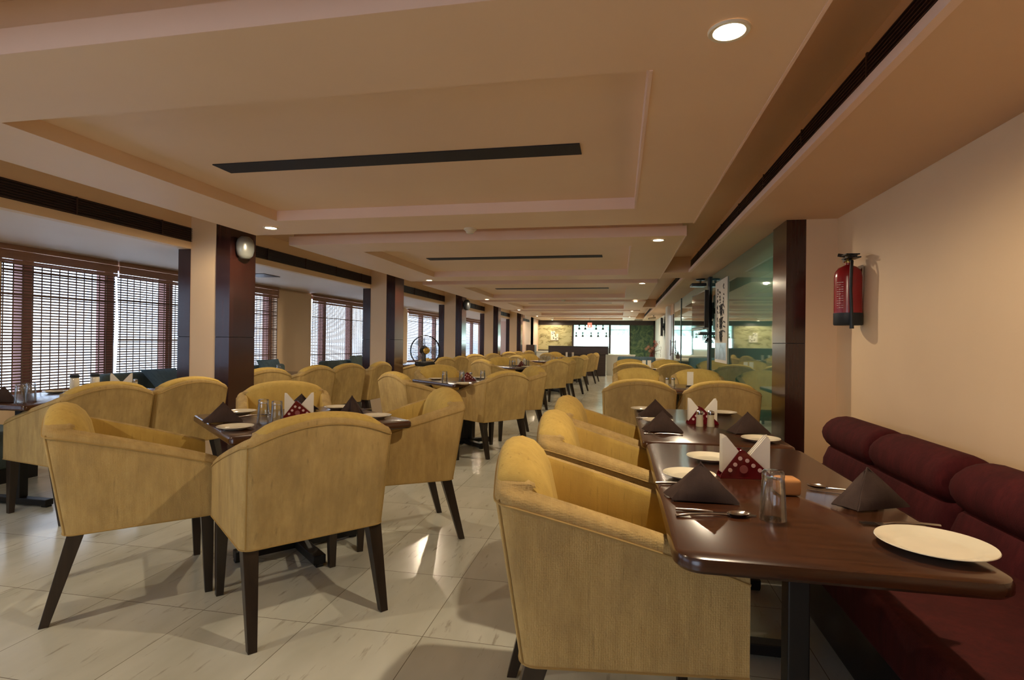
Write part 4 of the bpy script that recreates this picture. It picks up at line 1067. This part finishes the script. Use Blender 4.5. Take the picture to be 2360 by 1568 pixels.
obj('sign_box', MB().box(-.09, .09, -.03, .03, 0, .20), M['exit'], s_, bevel=.004); obj('sign_lamp', MB().lathe([(0, .006), (.02, .004), (.028, 0)], 14, T=Matrix.Translation((0, -.031, .06)) @ Matrix.Rotation(90 * D2R, 4, 'X')), M['exitdot'], s_)
obj('hanger', MB().tube([(0, 0, .20), (0, 0, .426)], .006), M['black'], s_)
# teal seat, buffet and flowers at the end of the glass wall row
t = thing('tub_sofa', 'dark teal low sofa at the far end of the right-hand row', 'sofa', (.42, 14.6, 0))
obj('sofa_back', MB().rbox(-.48, .48, -.06, .10, .12, .86, .05, 4), M['bluecush'], t, smooth=60); obj('sofa_seat', MB().rbox(-.46, .46, .10, .60, .12, .44, .04, 4), M['bluecush'], t, smooth=60); obj('sofa_plinth', MB().box(-.44, .44, 0, .56, 0, .12), M['black'], t)
t = thing('service_table', 'dark service table with white cloth top near the bar, under the flowers', 'table', (.98, 17.0, 0))
obj('table_frame', MB().box(-.36, .36, -.25, .35, 0, .70), M['bar'], t); obj('cloth_top', MB().box(-.38, .38, -.27, .37, .70, .76), M['paper'], t, bevel=.008)
fl = thing('flower_arrangement', 'orange and pink artificial flowers in a vase on the service table', 'flowers', (.93, 17.0, .7605))
obj('vase', MB().lathe([(0, 0), (.05, 0), (.07, .05), (.05, .12), (.035, .15), (.045, .17), (.03, .17), (0, .15)], 18), M['stem'], fl, smooth=50)
rr = random.Random(5); mb = MB(); mo = MB(); mp_ = MB()
for k in range(34):
    a = rr.uniform(0, 2 * PI); r_ = rr.uniform(.05, .26); z = rr.uniform(.12, .56); tip = Vector((r_ * math.cos(a) + .03, r_ * math.sin(a) * .6, z))
    mb.tube([(0, 0, .14), tip * .5 + Vector((0, 0, .08)), tip], [.004, .003, .002], 5)
    if k % 2: 
        for q in range(3): mb.lathe([(0, -.014), (.008, 0), (0, .014)], 6, c=tuple(tip - Vector((0, 0, .02 + q * .03))))
for (cx, cz, tgt) in ((.09, .50, mo), (.15, .43, mo), (.11, .38, mo), (-.10, .34, mp_), (-.16, .28, mp_), (.02, .30, mp_), (-.05, .22, mp_)):
    for q in range(7):
        a = 2 * PI * q / 7; T = Matrix.Translation((cx, -.08, cz)) @ Matrix.Rotation(a, 4, 'Y') @ Matrix.Translation((.032, 0, 0)) @ Matrix.Scale(2.0, 4, (1, 0, 0))
        tgt.lathe([(0, -.006), (.012, -.002), (.014, .003), (0, .006)], 8, T=T)
obj('stems', mb, M['stem'], fl); obj('orange_petals', mo, M['flower'], fl, smooth=50); obj('pink_petals', mp_, M['flowerp'], fl, smooth=50)
tag(obj('notice_box', MB().box(1.47, 1.50, 16.3, 16.9, .62, .98), M['rubber']), 'small dark framed board low on the white wall by the door', 'board')
